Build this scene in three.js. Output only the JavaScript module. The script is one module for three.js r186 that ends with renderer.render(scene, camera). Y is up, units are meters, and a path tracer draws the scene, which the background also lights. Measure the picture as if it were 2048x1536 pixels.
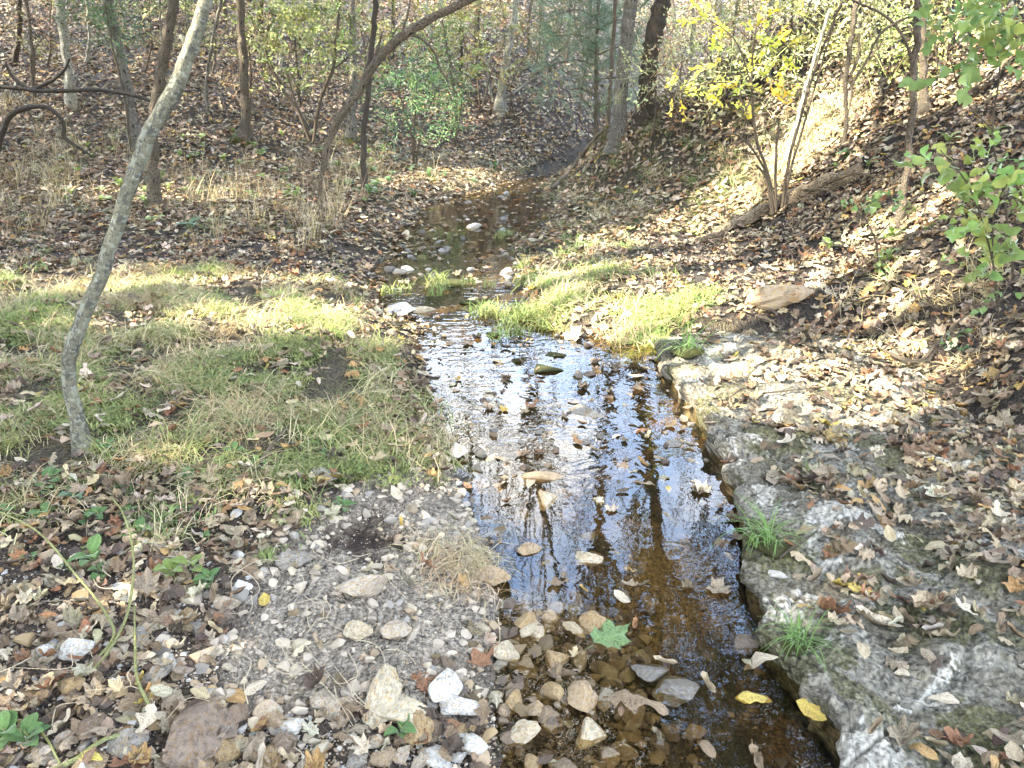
import * as THREE from 'three';
import { mergeGeometries, toCreasedNormals, mergeVertices } from 'three/addons/utils/BufferGeometryUtils.js';
import { createNoise2D, createNoise3D } from 'simplex-noise';

// ---------------------------------------------------------------- camera, sky, sun, exposure
const FOV = 53, PITCH = 22 * Math.PI / 180, EYE = 1.5;
const scene = new THREE.Scene();
const camera = new THREE.PerspectiveCamera(FOV, 4 / 3, 0.05, 500);
camera.position.set(0, EYE, 0);
camera.rotation.x = -PITCH;
const renderer = new THREE.WebGLRenderer({ antialias: true });
renderer.toneMapping = THREE.LinearToneMapping;
renderer.toneMappingExposure = 6.2;
renderer.shadowMap.enabled = true;

function mulberry(a) { return () => { a = (a + 0x6d2b79f5) | 0; let t = Math.imul(a ^ (a >>> 15), 1 | a); t = (t + Math.imul(t ^ (t >>> 7), 61 | t)) ^ t; return ((t ^ (t >>> 14)) >>> 0) / 4294967296; }; }
const rng = mulberry(20231);
const n2 = createNoise2D(mulberry(7)), n3 = createNoise3D(mulberry(9));
const fbm = (x, y, o = 4) => { let s = 0, a = 0.5, f = 1; for (let i = 0; i < o; i++) { s += a * n2(x * f + i * 17.3, y * f - i * 9.1); a *= 0.5; f *= 2.03; } return s; };
const fbm3 = (x, y, z, o = 3) => { let s = 0, a = 0.5, f = 1; for (let i = 0; i < o; i++) { s += a * n3(x * f + i * 17.3, y * f - i * 9.1, z * f); a *= 0.5; f *= 2.03; } return s; };
const clamp = (x, a = 0, b = 1) => Math.min(b, Math.max(a, x));
const sm = (a, b, x) => { const t = clamp((x - a) / (b - a)); return t * t * (3 - 2 * t); };
const lerp = (a, b, t) => a + (b - a) * t;
const pick = (r, a) => a[Math.floor(r() * a.length)];
const V = (x, y, z) => new THREE.Vector3(x, y, z);
const softplus = (x, k = 0.25) => (x > 8 * k ? x : k * Math.log(1 + Math.exp(x / k)));

const SUN = V(-0.70, 0.64, 0.33).normalize();
const sun = new THREE.DirectionalLight(new THREE.Color(1, 0.93, 0.78), 5);
sun.position.copy(SUN).multiplyScalar(60).add(V(0, 0, -8));
sun.target.position.set(0, 0, -8);
sun.castShadow = true;
sun.shadow.mapSize.set(4096, 4096);
Object.assign(sun.shadow.camera, { left: -28, right: 28, top: 28, bottom: -28, near: 1, far: 140 });
scene.add(sun, sun.target);
{ // sky: blue air with broken white cloud all round
  const W = 512, Hh = 256, data = new Float32Array(W * Hh * 4);
  for (let j = 0; j < Hh; j++) {
    const el = ((j + 0.5) / Hh - 0.5) * Math.PI, y = Math.sin(el);
    for (let i = 0; i < W; i++) {
      const az = ((i + 0.5) / W - 0.5) * 2 * Math.PI, x = Math.cos(az) * Math.cos(el), z = Math.sin(az) * Math.cos(el);
      const t = sm(0, 0.75, y);
      let c = [lerp(1.75, 0.95, t), lerp(1.98, 1.6, t), lerp(2.3, 2.85, t)];
      const cl = sm(0.02, 0.55, fbm3(x * 2.3 + 4, y * 3.6, z * 2.3, 5) * 1.3 + 0.06);
      c = [lerp(c[0], 3.9, cl * 0.8), lerp(c[1], 3.7, cl * 0.8), lerp(c[2], 3.3, cl * 0.8)];
      if (y < 0) c = [0.25, 0.24, 0.2];
      const o = (j * W + i) * 4, k = 0.62; data[o] = c[0] * k; data[o + 1] = c[1] * k; data[o + 2] = c[2] * k; data[o + 3] = 1;
    }
  }
  const sky = new THREE.DataTexture(data, W, Hh, THREE.RGBAFormat, THREE.FloatType);
  sky.mapping = THREE.EquirectangularReflectionMapping; sky.magFilter = THREE.LinearFilter; sky.needsUpdate = true;
  scene.background = sky; scene.environment = sky;
}

// ---------------------------------------------------------------- pixels of the photograph (2048 x 1536) as directions
const FPX = 768 / Math.tan(FOV * Math.PI / 360), CP = Math.cos(PITCH), SP = Math.sin(PITCH);
function dirOf(px, py) { const x = (px - 1024) / FPX, y = (768 - py) / FPX; return V(x, y * CP - SP, -y * SP - CP); }
function project(p) { // -> [px, py, axis depth]
  const y = p.y - EYE, dz = -p.z, depth = dz * CP - y * SP, up = y * CP + dz * SP;
  return [1024 + FPX * p.x / depth, 768 - FPX * up / depth, depth];
}
const flat = (px, py, h = 0) => { const d = dirOf(px, py), t = (h - EYE) / d.y; return V(d.x * t, h, d.z * t); };
function atZ(px, py, z) { const d = dirOf(px, py), t = z / d.z; return V(d.x * t, EYE + d.y * t, z); }
function table(rows) { rows.sort((a, b) => a[0] - b[0]); return (t) => { if (t <= rows[0][0]) return rows[0][1]; for (let i = 1; i < rows.length; i++) if (t < rows[i][0]) { const [a, u] = rows[i - 1], [b, v] = rows[i]; return lerp(u, v, (t - a) / (b - a)); } return rows[rows.length - 1][1]; }; }

// ---------------------------------------------------------------- the shape of the valley
const waterLevel = (d) => 0.012 * softplus(d - 4, 0.6);
const EDGES = [[1800, 960, 1840], [1536, 1000, 1700], [1440, 990, 1655], [1340, 985, 1590], [1250, 1000, 1530], [1180, 990, 1500], [1100, 975, 1490], [1000, 930, 1488], [900, 890, 1455], [830, 875, 1415], [760, 855, 1355], [700, 835, 1305], [655, 820, 1090], [600, 735, 1045], [560, 725, 1050], [500, 775, 1030], [460, 785, 1095], [430, 825, 1112], [400, 860, 1112], [382, 950, 1075]];
const eL = [], eR = [];
for (const [y, l, r] of EDGES) { let h = 0, a, b; for (let k = 0; k < 4; k++) { a = flat(l, y, h); b = flat(r, y, h); h = waterLevel(-a.z); } eL.push([-a.z, a.x]); eR.push([-b.z, b.x]); }
eL.push([11.6, 0.05], [12.6, 0.6], [14, 1.6]); eR.push([11.2, 0.62], [12.2, 1.2], [13.6, 2.6]);
const streamL = table(eL), streamR = table(eR);
const LIP = [[1860, 1810], [1700, 1536], [1682, 1440], [1600, 1352], [1545, 1280], [1518, 1200], [1500, 1120], [1482, 1060], [1476, 1000], [1468, 960], [1440, 890], [1400, 830], [1368, 780], [1330, 730], [1312, 690], [1330, 650]].map(([x, y]) => { const p = flat(x, y, 0.07); return [-p.z, p.x]; });
const lipTable = table(LIP), LIP0 = LIP[0][0], LIP1 = LIP[LIP.length - 1][0];
const lip = (d) => lipTable(d) + 0.03 * n2(d * 3.1, 5) + 0.014 * n2(d * 11, 8) + 0.007 * n2(d * 31, 2);
const toeR = table([[0, 2.0], [2.6, 1.95], [5, 2.2], [7, 2.05], [8, 1.5], [9.5, 1.02], [12, 1.0], [13, 1.3], [15, 3.2], [20, 6]]);
const slopeR = table([[0, 0.62], [6.5, 0.66], [9, 0.6], [12, 0.42], [16, 0.36]]);
const toeB = table([[-30, 5.5], [-8, 8.6], [-5, 9.3], [-3, 10.4], [-1, 11.7], [0.5, 12.6], [1.5, 13.4], [4, 15.5], [9, 17], [20, 18]]);
function ledgeTop(x, d) {
  const v = x - lip(d);
  let y = 0.07 + 0.035 * v + 0.012 * n2(x * 1.1 + 3, d * 1.1);
  const q = (fbm(x * 1.5 + d * 0.9, d * 1.3 - x * 0.8, 4) + 0.5) * 7, fr = q - Math.floor(q); y += 0.010 * (Math.floor(q) - 3 + sm(0.84, 0.97, fr)) + 0.005 * fr;
  y += 0.010 * fbm(x * 7, d * 7, 4) + 0.006 * (0.3 - Math.abs(fbm(x * 19, d * 19, 3)) * 2) - 0.022 * sm(0.035, 0, Math.abs(n2(x * 1.1 - d * 1.5, d * 0.7 + 4))) - 0.016 * sm(0.03, 0, Math.abs(n2(x * 0.9 + d * 2.1, x * 1.8 - 4)));
  y -= 0.01 * Math.exp(-Math.max(v, 0) / 0.01);
  return y * (1 - 0.5 * sm(LIP1 - 0.5, LIP1, d));
}
const onLedge = (x, d) => d > LIP0 && d < LIP1 - 0.02 && x > lip(d);
function H(x, z, fine = true) {
  const d = -z, w = waterLevel(Math.max(d, 0)), l = streamL(d), r = streamR(d);
  let y;
  const ledge = sm(LIP0 - 0.4, LIP0, d) * (1 - sm(LIP1 - 0.5, LIP1 + 0.1, d));
  if (x < l) {
    const e = l - x, near = sm(3.6, 1.6, d);
    y = w + lerp(0.14, 0.09, near) * (1 - Math.exp(-e / lerp(0.34, 0.5, near))) + 0.03 * Math.min(e, 6) + 0.05 * sm(1.2, 3.5, e) * fbm(x * 0.5, z * 0.5, 2);
    if (fine) y += 0.035 * fbm(x * 1.6, z * 1.6, 3) * sm(0, 0.4, e);
  } else if (x > r) {
    const e = x - r;
    const soft = w + 0.12 * (1 - Math.exp(-e / 0.3)) + 0.035 * e + (fine ? 0.03 * fbm(x * 1.7, z * 1.7, 3) * sm(0, 0.3, e) : 0);
    const under = -0.13 + 0.03 * e + 0.22 * sm(0.9, 1.5, x - lipTable(d));
    y = lerp(soft, under, ledge);
  } else {
    const t = (x - l) / (r - l), depth = lerp(0.075, 0.05, sm(4, 6, d));
    let cut = depth * Math.pow(clamp(t * 2.2), 0.8) * (ledge > 0.5 ? 1 : clamp((1 - t) * 4));
    cut *= 1 - 0.55 * sm(2.15, 1.6, d) * sm(0.9, 0.5, t);
    y = w - cut + (fine ? 0.028 * fbm(x * 5, z * 5, 3) + 0.03 * sm(4.6, 5.6, d) * fbm(x * 2.1 + 9, z * 2.1, 3) : 0);
  }
  const rr = x - toeR(d) + 0.25 * n2(d * 0.6, 3);
  const bankFar = sm(7.5, 9.5, d) * (1 - sm(13, 15, d));
  y += slopeR(d) * softplus(rr, 0.16) * lerp(1, 0.62, sm(2, 8, rr)) + 0.38 * bankFar * sm(-0.25, 0.5, rr);
  const s = d - toeB(x) + 0.6 * n2(x * 0.25, 11);
  y += (0.34 + 0.06 * n2(x * 0.2, d * 0.1)) * softplus(s, 0.5) + 0.35 * sm(0.2, 2.2, s) * sm(-2.5, -0.5, x) * (1 - sm(2, 4, x));
  if (d < 0) y += 0.1 * softplus(-d - 6, 0.6);
  y += 0.22 * softplus(-x - 9, 0.8);
  if (fine) y += 0.08 * fbm(x * 0.9, z * 0.9, 3) * sm(0.3, 1.5, rr) + 0.1 * fbm(x * 0.8 + 5, z * 0.8, 3) * sm(0.3, 2, s);
  return y;
}
const surf = (x, z) => { const h = H(x, z); return onLedge(x, -z) ? Math.max(h, ledgeTop(x, -z)) : h; };
function hit(px, py, lift = 0) {
  const d = dirOf(px, py); let t = 0.6, p = t;
  const f = (t) => EYE + d.y * t - surf(d.x * t, d.z * t);
  while (t < 70 && f(t) > 0) { p = t; t += 0.02 + t * 0.01; }
  let a = p, b = t; for (let k = 0; k < 18; k++) { const m = (a + b) / 2; f(m) > 0 ? (a = m) : (b = m); }
  return V(d.x * b, EYE + d.y * b + lift, d.z * b);
}
function normalAt(x, z, e = 0.05) { return V(surf(x - e, z) - surf(x + e, z), 2 * e, surf(x, z - e) - surf(x, z + e)).normalize(); }

// ---------------------------------------------------------------- textures
function tex(w, h, fn, { srgb = false, repeat = true } = {}) {
  const data = new Uint8Array(w * h * 4);
  for (let j = 0; j < h; j++) for (let i = 0; i < w; i++) { const c = fn(i / w, j / h), o = (j * w + i) * 4; for (let k = 0; k < 3; k++) data[o + k] = clamp(c[k]) * 255; data[o + 3] = 255; }
  const t = new THREE.DataTexture(data, w, h, THREE.RGBAFormat); t.magFilter = t.minFilter = THREE.LinearFilter;
  t.wrapS = t.wrapT = repeat ? THREE.RepeatWrapping : THREE.MirroredRepeatWrapping; if (srgb) t.colorSpace = THREE.SRGBColorSpace; t.needsUpdate = true; return t;
}
const torus = (u, v, k, o = 4) => { const a = u * 2 * Math.PI, b = v * 2 * Math.PI, R = k / 6.283; return fbm3(Math.cos(a) * R + 3 * Math.cos(b) * R * 0.31, Math.sin(a) * R + 7, Math.cos(b) * R, o) + fbm3(Math.sin(b) * R + 20, Math.cos(a) * R * 0.6, Math.sin(a + 1) * R, o); };
const grey = (g) => [g, g, g];
const rep = (t, x, y = x) => { const c = t.clone(); c.repeat.set(x, y); c.needsUpdate = true; return c; };
const soilNoise = tex(512, 512, (u, v) => grey(0.62 + 0.55 * torus(u, v, 34, 4) + 0.2 * (mulberry((u * 512 | 0) * 733 + (v * 512 | 0) * 9176)() - 0.5)));
const soilBump = tex(512, 512, (u, v) => grey(0.5 + 0.5 * torus(u, v, 40, 4)));
const stoneMap = tex(512, 512, (u, v) => { const a = torus(u, v, 9, 5), b = torus(v, u, 30, 3), c = sm(0.12, 0.4, torus(u + 0.3, v, 13, 4)); const g = 0.9 + 0.36 * a + 0.3 * b; return [g * lerp(1, 1.0, c), g * lerp(1, 0.84, c), g * lerp(1, 0.6, c)]; });
const stoneBump = tex(512, 512, (u, v) => grey(0.5 + 0.45 * torus(u, v, 22, 5)));
const barkMap = tex(512, 512, (u, v) => { const r = 1 - Math.abs(torus(u * 1, v, 22, 2) * 1.2), f = torus(u, v, 50, 3), li = sm(0.2, 0.34, torus(u + 0.2, v, 12, 4)); const g = 0.3 + 0.75 * r * r + 0.35 * f; return [lerp(g, 0.95, li * 0.7), lerp(g, 1.0, li * 0.7), lerp(g * 0.94, 0.85, li * 0.7)]; });
const barkBump = tex(512, 512, (u, v) => grey(0.3 + 0.55 * (1 - Math.abs(torus(u, v, 22, 2) * 1.3)) + 0.25 * torus(u, v, 60, 2)));
const lichenMap = tex(512, 1024, (u, v) => { const a = torus(u, v, 7, 4), b = torus(u + 0.4, v, 15, 4), g = 0.52 + 0.22 * torus(u, v, 40, 3); const li = sm(0.02, 0.16, a), dk = sm(0.16, 0.3, b); const c = [lerp(g * 0.95, 0.86, li * 0.75), lerp(g * 0.93, 0.9, li * 0.75), lerp(g * 0.74, 0.82, li * 0.75)]; return c.map((x) => lerp(x, 0.2, dk * 0.8)); });
const leafMap = tex(256, 256, (u, v) => { const s = Math.abs(u - 0.5), rib = sm(0.02, 0.006, s), vein = sm(0.1, 0.02, Math.abs(((v - s * 0.9) * 9) % 1 - 0.5)) * 0.14; const m = torus(u, v, 12, 4), sp = sm(0.34, 0.44, torus(u + 0.2, v, 22, 3)); const g = 0.82 + 0.24 * m + 0.16 * rib + vein; return [g, g * (1 - 0.1 * sp), g * (1 - 0.16 * sp)].map((x) => x * (1 - 0.5 * sp)); });
const leafBump = tex(256, 256, (u, v) => { const s = Math.abs(u - 0.5); return grey(0.5 + 0.35 * sm(0.1, 0.0, Math.abs(((v - s * 0.9) * 9) % 1 - 0.5)) + 0.3 * torus(u, v, 12, 3)); });

// ---------------------------------------------------------------- materials (linear base colours)
const lin = (r, g, b) => new THREE.Color().setRGB(r, g, b);
const std = (o) => new THREE.MeshStandardMaterial({ roughness: 0.95, side: THREE.DoubleSide, ...o });
const phys = (o) => new THREE.MeshPhysicalMaterial({ side: THREE.DoubleSide, thickness: 0, roughness: 0.95, ior: 1.4, ...o });
const M = {
  ground: std({ vertexColors: true, map: rep(soilNoise, 1.7), bumpMap: rep(soilBump, 1.7), bumpScale: 0.03 }),
  litter: std({ color: lin(1, 1, 1), map: leafMap, bumpMap: leafBump, bumpScale: 0.003, roughness: 0.75 }),
  foliage: std({ color: lin(1, 1, 1), roughness: 0.8 }),
  thinLeaf: phys({ color: lin(1, 1, 1), transmission: 0.5, roughness: 1 }),
  grass: std({ color: lin(1, 1, 1), roughness: 0.8 }),
  needles: std({ color: lin(1, 1, 1), roughness: 0.9 }),
  pebble: std({ color: lin(1, 1, 1), roughness: 0.9 }),
  barkGrey: std({ color: lin(0.34, 0.30, 0.25), map: rep(barkMap, 2.2, 0.8), bumpMap: rep(barkBump, 2.2, 0.8), bumpScale: 0.03 }),
  barkBrown: std({ color: lin(0.27, 0.21, 0.15), map: rep(barkMap, 3, 1.0), bumpMap: rep(barkBump, 3, 1.0), bumpScale: 0.03 }),
  barkDark: std({ color: lin(0.13, 0.10, 0.075), map: rep(barkMap, 5, 1.6), bumpMap: rep(barkBump, 5, 1.6), bumpScale: 0.015 }),
  barkPale: std({ color: lin(0.5, 0.46, 0.38), map: rep(barkMap, 2.2, 0.9), bumpMap: rep(barkBump, 2.2, 0.9), bumpScale: 0.02 }),
  barkLichen: std({ color: lin(0.52, 0.5, 0.42), map: rep(lichenMap, 3.1, 1.25), bumpMap: rep(barkBump, 6, 3), bumpScale: 0.006 }),
  twig: std({ color: lin(0.22, 0.165, 0.115), map: rep(barkMap, 8), bumpMap: rep(barkBump, 8), bumpScale: 0.008 }),
  deadwood: std({ color: lin(0.42, 0.31, 0.2), map: rep(barkMap, 2.5, 0.7), bumpMap: rep(barkBump, 2.5, 0.7), bumpScale: 0.04 }),
  greenStem: std({ color: lin(0.30, 0.30, 0.10), map: rep(soilNoise, 4), roughness: 0.6 }),
  moss: std({ color: lin(0.17, 0.17, 0.03), map: rep(soilNoise, 5), bumpMap: rep(soilBump, 5), bumpScale: 0.02 }),
};
const leafTints = { brown: [0.25, 0.175, 0.1], tan: [0.46, 0.36, 0.22], beige: [0.58, 0.48, 0.34], russet: [0.29, 0.14, 0.065], dark_brown: [0.10, 0.068, 0.045], mauve_brown: [0.32, 0.25, 0.165], yellow: [0.58, 0.43, 0.1], golden: [0.44, 0.27, 0.1] };
const tintMats = {}; for (const k in leafTints) tintMats[k] = std({ color: lin(...leafTints[k]), map: leafMap, bumpMap: leafBump, bumpScale: 0.003, roughness: 0.75 });
tintMats.green = std({ color: lin(0.16, 0.25, 0.085), map: leafMap, bumpMap: leafBump, bumpScale: 0.003, roughness: 0.6 });

// ---------------------------------------------------------------- builders
const taken = {};
const numbered = (n) => { const k = taken[n] = (taken[n] ?? -1) + 1; return k ? `${n}_${String(k).padStart(3, '0')}` : n; };
function tag(o, label, category, group, kind) { o.userData = { ...o.userData }; if (label) o.userData.label = label; if (category) o.userData.category = category; if (group) o.userData.group = group; if (kind) o.userData.kind = kind; return o; }
function thing(name, label, category, pos, group) { const o = new THREE.Group(); o.name = numbered(name); if (pos) o.position.copy(pos); scene.add(o); return tag(o, label, category, group); }
function part(name, geo, mat, parent) { const m = new THREE.Mesh(geo, mat); m.name = name; parent.add(m); return m; }
function solo(name, geo, mat, label, category, group, kind) { const m = new THREE.Mesh(geo, mat); m.name = numbered(name); scene.add(m); return tag(m, label, category, group, kind); }

function tube(pts, rad, { radial = 8, per = 0.12, rough = 0.08, seed = 0, cap = true } = {}) {
  const curve = new THREE.CatmullRomCurve3(pts, false, 'centripetal'), L = curve.getLength();
  const n = Math.max(3, Math.min(160, Math.ceil(L / per)));
  const pos = [], uv = [], idx = [];
  let T = curve.getTangent(0), N = V(0, 0, 1); if (Math.abs(T.z) > 0.9) N = V(1, 0, 0);
  N.sub(T.clone().multiplyScalar(N.dot(T))).normalize();
  for (let i = 0; i <= n; i++) {
    const u = i / n, p = curve.getPoint(u), t = curve.getTangent(u);
    N.sub(t.clone().multiplyScalar(N.dot(t))).normalize(); const B = t.clone().cross(N);
    const q = u * (rad.length - 1), k = Math.min(rad.length - 2, Math.floor(q)), r = lerp(rad[k], rad[k + 1], q - k) * (1 + rough * 0.9 * n3(u * L * 3, seed, 3)), kink = rough ? Math.min(r * 0.6, rough < 0.04 ? 0.004 : 0.011) : 0; p.x += kink * n3(u * L * 3.3, seed + 5, 0); p.z += kink * n3(u * L * 3.3, seed + 9, 0); p.y += kink * 0.5 * n3(u * L * 3.3, seed + 1, 0);
    for (let j = 0; j <= radial; j++) {
      const a = (j % radial) / radial * Math.PI * 2, c = Math.cos(a), s = Math.sin(a);
      const rr = r * (1 + rough * (n3(c * 1.2 + seed, s * 1.2, u * L * 3) + 0.6 * n3(c * 2.5, s * 2.5 + seed, u * L * 9)));
      pos.push(p.x + (N.x * c + B.x * s) * rr, p.y + (N.y * c + B.y * s) * rr, p.z + (N.z * c + B.z * s) * rr);
      uv.push(j / radial * Math.max(0.15, Math.round(r * 6.28 * 10) / 10), u * L);
    }
  }
  for (let i = 0; i < n; i++) for (let j = 0; j < radial; j++) { const a = i * (radial + 1) + j, b = a + radial + 1; idx.push(a, a + 1, b, b, a + 1, b + 1); }
  const top = pos.length / 3;
  if (cap) for (const [at, pt] of [[0, pts[0]], [n, pts[pts.length - 1]]]) { const c = pos.length / 3; pos.push(pt.x, pt.y, pt.z); uv.push(0.05, at ? L : 0); for (let j = 0; j < radial; j++) { const a = at * (radial + 1) + j; at ? idx.push(a, a + 1, c) : idx.push(a + 1, a, c); } }
  const g = new THREE.BufferGeometry(); g.setAttribute('position', new THREE.Float32BufferAttribute(pos, 3)); g.setAttribute('uv', new THREE.Float32BufferAttribute(uv, 2)); g.setIndex(idx); g.computeVertexNormals(); return g;
}
// a leaf lying in XZ with its base at the origin, pointing along +Z, 1 long
function stripLeaf(width, rows, roll, bend, wave, seed) {
  const pos = [], uv = [], idx = [], r = mulberry(seed), ph = r() * 6;
  for (let i = 0; i <= rows; i++) {
    const t = i / rows, w = width(t);
    for (let j = -1; j <= 1; j++) {
      const x = j * w * (rows > 10 ? 0.7 + 0.5 * r() : 0.9 + 0.2 * r()), a = roll * x * 3;
      const y = (roll > 0.01 || roll < -0.01 ? (1 - Math.cos(a)) / (roll * 3) : 0) + bend * (t - 0.5) * (t - 0.5) * 2 + wave * Math.sin(t * 11 + ph + j) * (j ? 1 : 0.2);
      pos.push(roll ? Math.sin(a) / (roll * 3) : x, y, t); uv.push(0.5 + j * w, t);
    }
  }
  for (let i = 0; i < rows; i++) for (let j = 0; j < 2; j++) { const a = i * 3 + j; idx.push(a, a + 3, a + 1, a + 1, a + 3, a + 4); }
  return finish(pos, uv, idx);
}
function finish(pos, uv, idx) { const g = new THREE.BufferGeometry(); g.setAttribute('position', new THREE.Float32BufferAttribute(pos, 3)); g.setAttribute('uv', new THREE.Float32BufferAttribute(uv, 2)); g.setIndex(idx); g.computeVertexNormals(); return g; }
function palmLeaf(curl, wave, seed) {
  const r = mulberry(seed), pos = [0, 0, 0.42], uv = [0.5, 0.42], idx = [];
  const out = []; const lobes = [[90, 0.58], [40, 0.54], [140, 0.54], [-8, 0.42], [188, 0.42]];
  for (const [a, l] of lobes) { out.push([a, l * (0.88 + 0.2 * r())], [a - 10, l * (0.74 + 0.1 * r())], [a + 10, l * (0.74 + 0.1 * r())], [a - 18, l * 0.72], [a + 18, l * 0.72]); }
  for (const a of [65, 115, 16, 164]) out.push([a, 0.31 + 0.06 * r()]);
  out.push([-45, 0.36], [-70, 0.3], [225, 0.36], [250, 0.3], [270, 0.4]);
  out.sort((p, q) => p[0] - q[0]);
  const n = out.length;
  for (const f of [0.5, 1]) for (const [a, l] of out) {
    const x = Math.cos(a * Math.PI / 180) * l * f, z = 0.42 + Math.sin(a * Math.PI / 180) * l * f;
    pos.push(x * (1 - 0.3 * Math.abs(curl) * Math.abs(x)), curl * (x * x * 1.5 + (z - 0.42) ** 2 * 0.9) + wave * n3(x * 3, z * 3, seed) * f, z); uv.push(0.5 + x * 0.8, z * 0.9);
  }
  for (let j = 0; j < n; j++) { const k = (j + 1) % n; idx.push(0, 1 + k, 1 + j, 1 + j, 1 + k, 1 + n + j, 1 + k, 1 + n + k, 1 + n + j); }
  // stalk
  const c = pos.length / 3; pos.push(-0.012, 0.0, 0.05, 0.012, 0, 0.05, 0, 0.03, -0.32); uv.push(0.5, 0, 0.5, 0, 0.5, 0); idx.push(c, c + 1, c + 2);
  return finish(pos, uv, idx);
}
const oval = (w) => (t) => w * Math.pow(Math.sin(Math.PI * Math.pow(clamp(t, 0.001, 0.999), 0.85)), 0.8) + 0.006;
const oak = (w) => (t) => (t < 0.08 ? 0.012 : w * Math.sin(Math.PI * Math.pow(clamp((t - 0.06) / 0.96), 0.8)) * (0.64 + 0.36 * Math.cos(t * 23 + 3 * Math.sin(t * 5))) + 0.02);
const LEAVES = [
  [palmLeaf(0.5, 0.16, 1), 'lobed', 1.25], [palmLeaf(-0.7, 0.2, 2), 'lobed', 1.2], [palmLeaf(0.95, 0.24, 3), 'curled lobed', 1.1], [palmLeaf(0.2, 0.12, 4), 'lobed', 1.25],
  [stripLeaf(oval(0.27), 8, 0.9, 0.35, 0.02, 5), 'oval', 1], [stripLeaf(oval(0.24), 8, -1.3, -0.4, 0.03, 6), 'oval', 1], [stripLeaf(oval(0.3), 8, 2.6, 0.5, 0.03, 7), 'curled', 0.95], [stripLeaf(oval(0.22), 8, 0.5, -0.25, 0.04, 8), 'oval', 1],
  [stripLeaf(oak(0.32), 14, 0.9, 0.4, 0.03, 9), 'oak', 1.3], [stripLeaf(oak(0.3), 14, -1.4, -0.35, 0.04, 10), 'oak', 1.25], [stripLeaf(oak(0.34), 14, 2.4, 0.5, 0.03, 11), 'curled oak', 1.2],
];
for (const l of LEAVES) l[0].translate(0, 0, -0.45);
const FARLEAVES = [stripLeaf(oval(0.3), 3, 1.2, 0.4, 0.03, 15), stripLeaf(oval(0.26), 3, -1.6, -0.4, 0.05, 16), stripLeaf(oak(0.36), 5, 1.4, 0.5, 0.05, 17), stripLeaf(oval(0.34), 3, 2.4, 0.3, 0.05, 18)];
for (const l of FARLEAVES) l.translate(0, 0, -0.45);
const basis = (n, yaw, tilt, r) => { const up = n.clone().add(V((r() - 0.5) * tilt, 0, (r() - 0.5) * tilt)).normalize(); return new THREE.Quaternion().setFromUnitVectors(V(0, 1, 0), up).multiply(new THREE.Quaternion().setFromAxisAngle(V(0, 1, 0), yaw)); };
class Copies { // gathers copies of one shape
  constructor() { this.m = []; this.c = []; }
  add(p, q, s, c) { this.m.push(new THREE.Matrix4().compose(p, q, typeof s === 'number' ? V(s, s, s) : s)); this.c.push(c); }
  build(name, geo, mat, parent, off) {
    if (!this.m.length) return null;
    const o = new THREE.InstancedMesh(geo, mat, this.m.length); o.name = name;
    const shift = off && new THREE.Matrix4().makeTranslation(-off.x, -off.y, -off.z), col = new THREE.Color();
    this.m.forEach((m, i) => { o.setMatrixAt(i, shift ? shift.clone().multiply(m) : m); o.setColorAt(i, col.setRGB(...this.c[i])); });
    parent.add(o); return o;
  }
}
const jitter = (c, r, a = 0.25) => { const k = 1 + (r() - 0.5) * 2 * a; return c.map((x) => clamp(x * k * (1 + (r() - 0.5) * 0.15), 0, 0.9)); };

// ---------------------------------------------------------------- the ground, one sheet
function spacing(a, b, fa, fb, fine, grow, most) { // coordinates from a to b, finely spaced within fa..fb
  const out = []; let x = fa; while (x < fb) { out.push(x); x += fine; } out.push(fb);
  let s = fine; x = fb; while (x < b) { s = Math.min(most, s * grow); x += s; out.push(x); }
  s = fine; x = fa; while (x > a) { s = Math.min(most, s * grow); x -= s; out.unshift(x); }
  return out;
}
const sandA = hit(800, 1190), sandB = hit(640, 1330), holeC = hit(725, 1075), barC = hit(1000, 1420), sandC = hit(900, 1000), goldC = hit(1360, 1180);
const dist2 = (x, z, p) => Math.hypot(x - p.x, z - p.z);
function zones(x, z) { // how much of each kind of ground there is here
  const d = -z, l = streamL(d), r = streamR(d), wob = 0.12 * fbm(x * 2.2, z * 2.2, 3);
  const bed = x > l && x < r ? 1 : 0;
  const sand = bed ? 0 : x < l ? clamp(sm(0.62, 0.3, dist2(x, z, sandA) + wob) + 0.7 * sm(0.3, 0.1, dist2(x, z, sandB) + wob) + 0.8 * sm(0.42, 0.15, dist2(x, z, sandC) + wob)) : 0;
  const stony = x < l + 0.5 ? Math.max(sand, sm(2.45, 2.0, d + wob * 1.5 + 0.35 * sm(-0.6, -1.6, x)) * 0.95, bed ? 0.6 : sm(0.4, 0.05, l - x) * sm(3.4, 2.6, d)) : 0;
  const rr = x - toeR(d), s = d - toeB(x);
  let grass = 0;
  if (x < l) grass = sm(1.75, 2.9, d + wob * 4) * sm(5.7, 4.4, d + wob * 5) * (1 - sand) * sm(0.04, 0.4, l - x + wob) + 0.45 * sm(6.2, 6.8, d + wob) * sm(11, 9, d) * sm(0.25, 0.5, 0.5 + fbm(x * 0.7 + 3, z * 0.7, 2));
  else if (x > r && d > 4.1 && d < 7.5) grass = sm(1.1, 0.6, x - r + wob * 3) * sm(-0.1, 0.03, x - r) * sm(1.7, 1.2, x + wob) * sm(4.0, 4.5, d);
  if (x > r && d >= 7.2 && d < 12) grass = Math.max(grass, 0.6 * sm(1.5, 0.2, rr) * sm(-0.05, 0.1, x - r));
  if (d > 9.3 && d < 12.6 && x > -2.6 && x < l) grass = Math.max(grass, 0.6);
  return { bed, sand, stony, grass: clamp(grass), rr, s };
}
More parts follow.
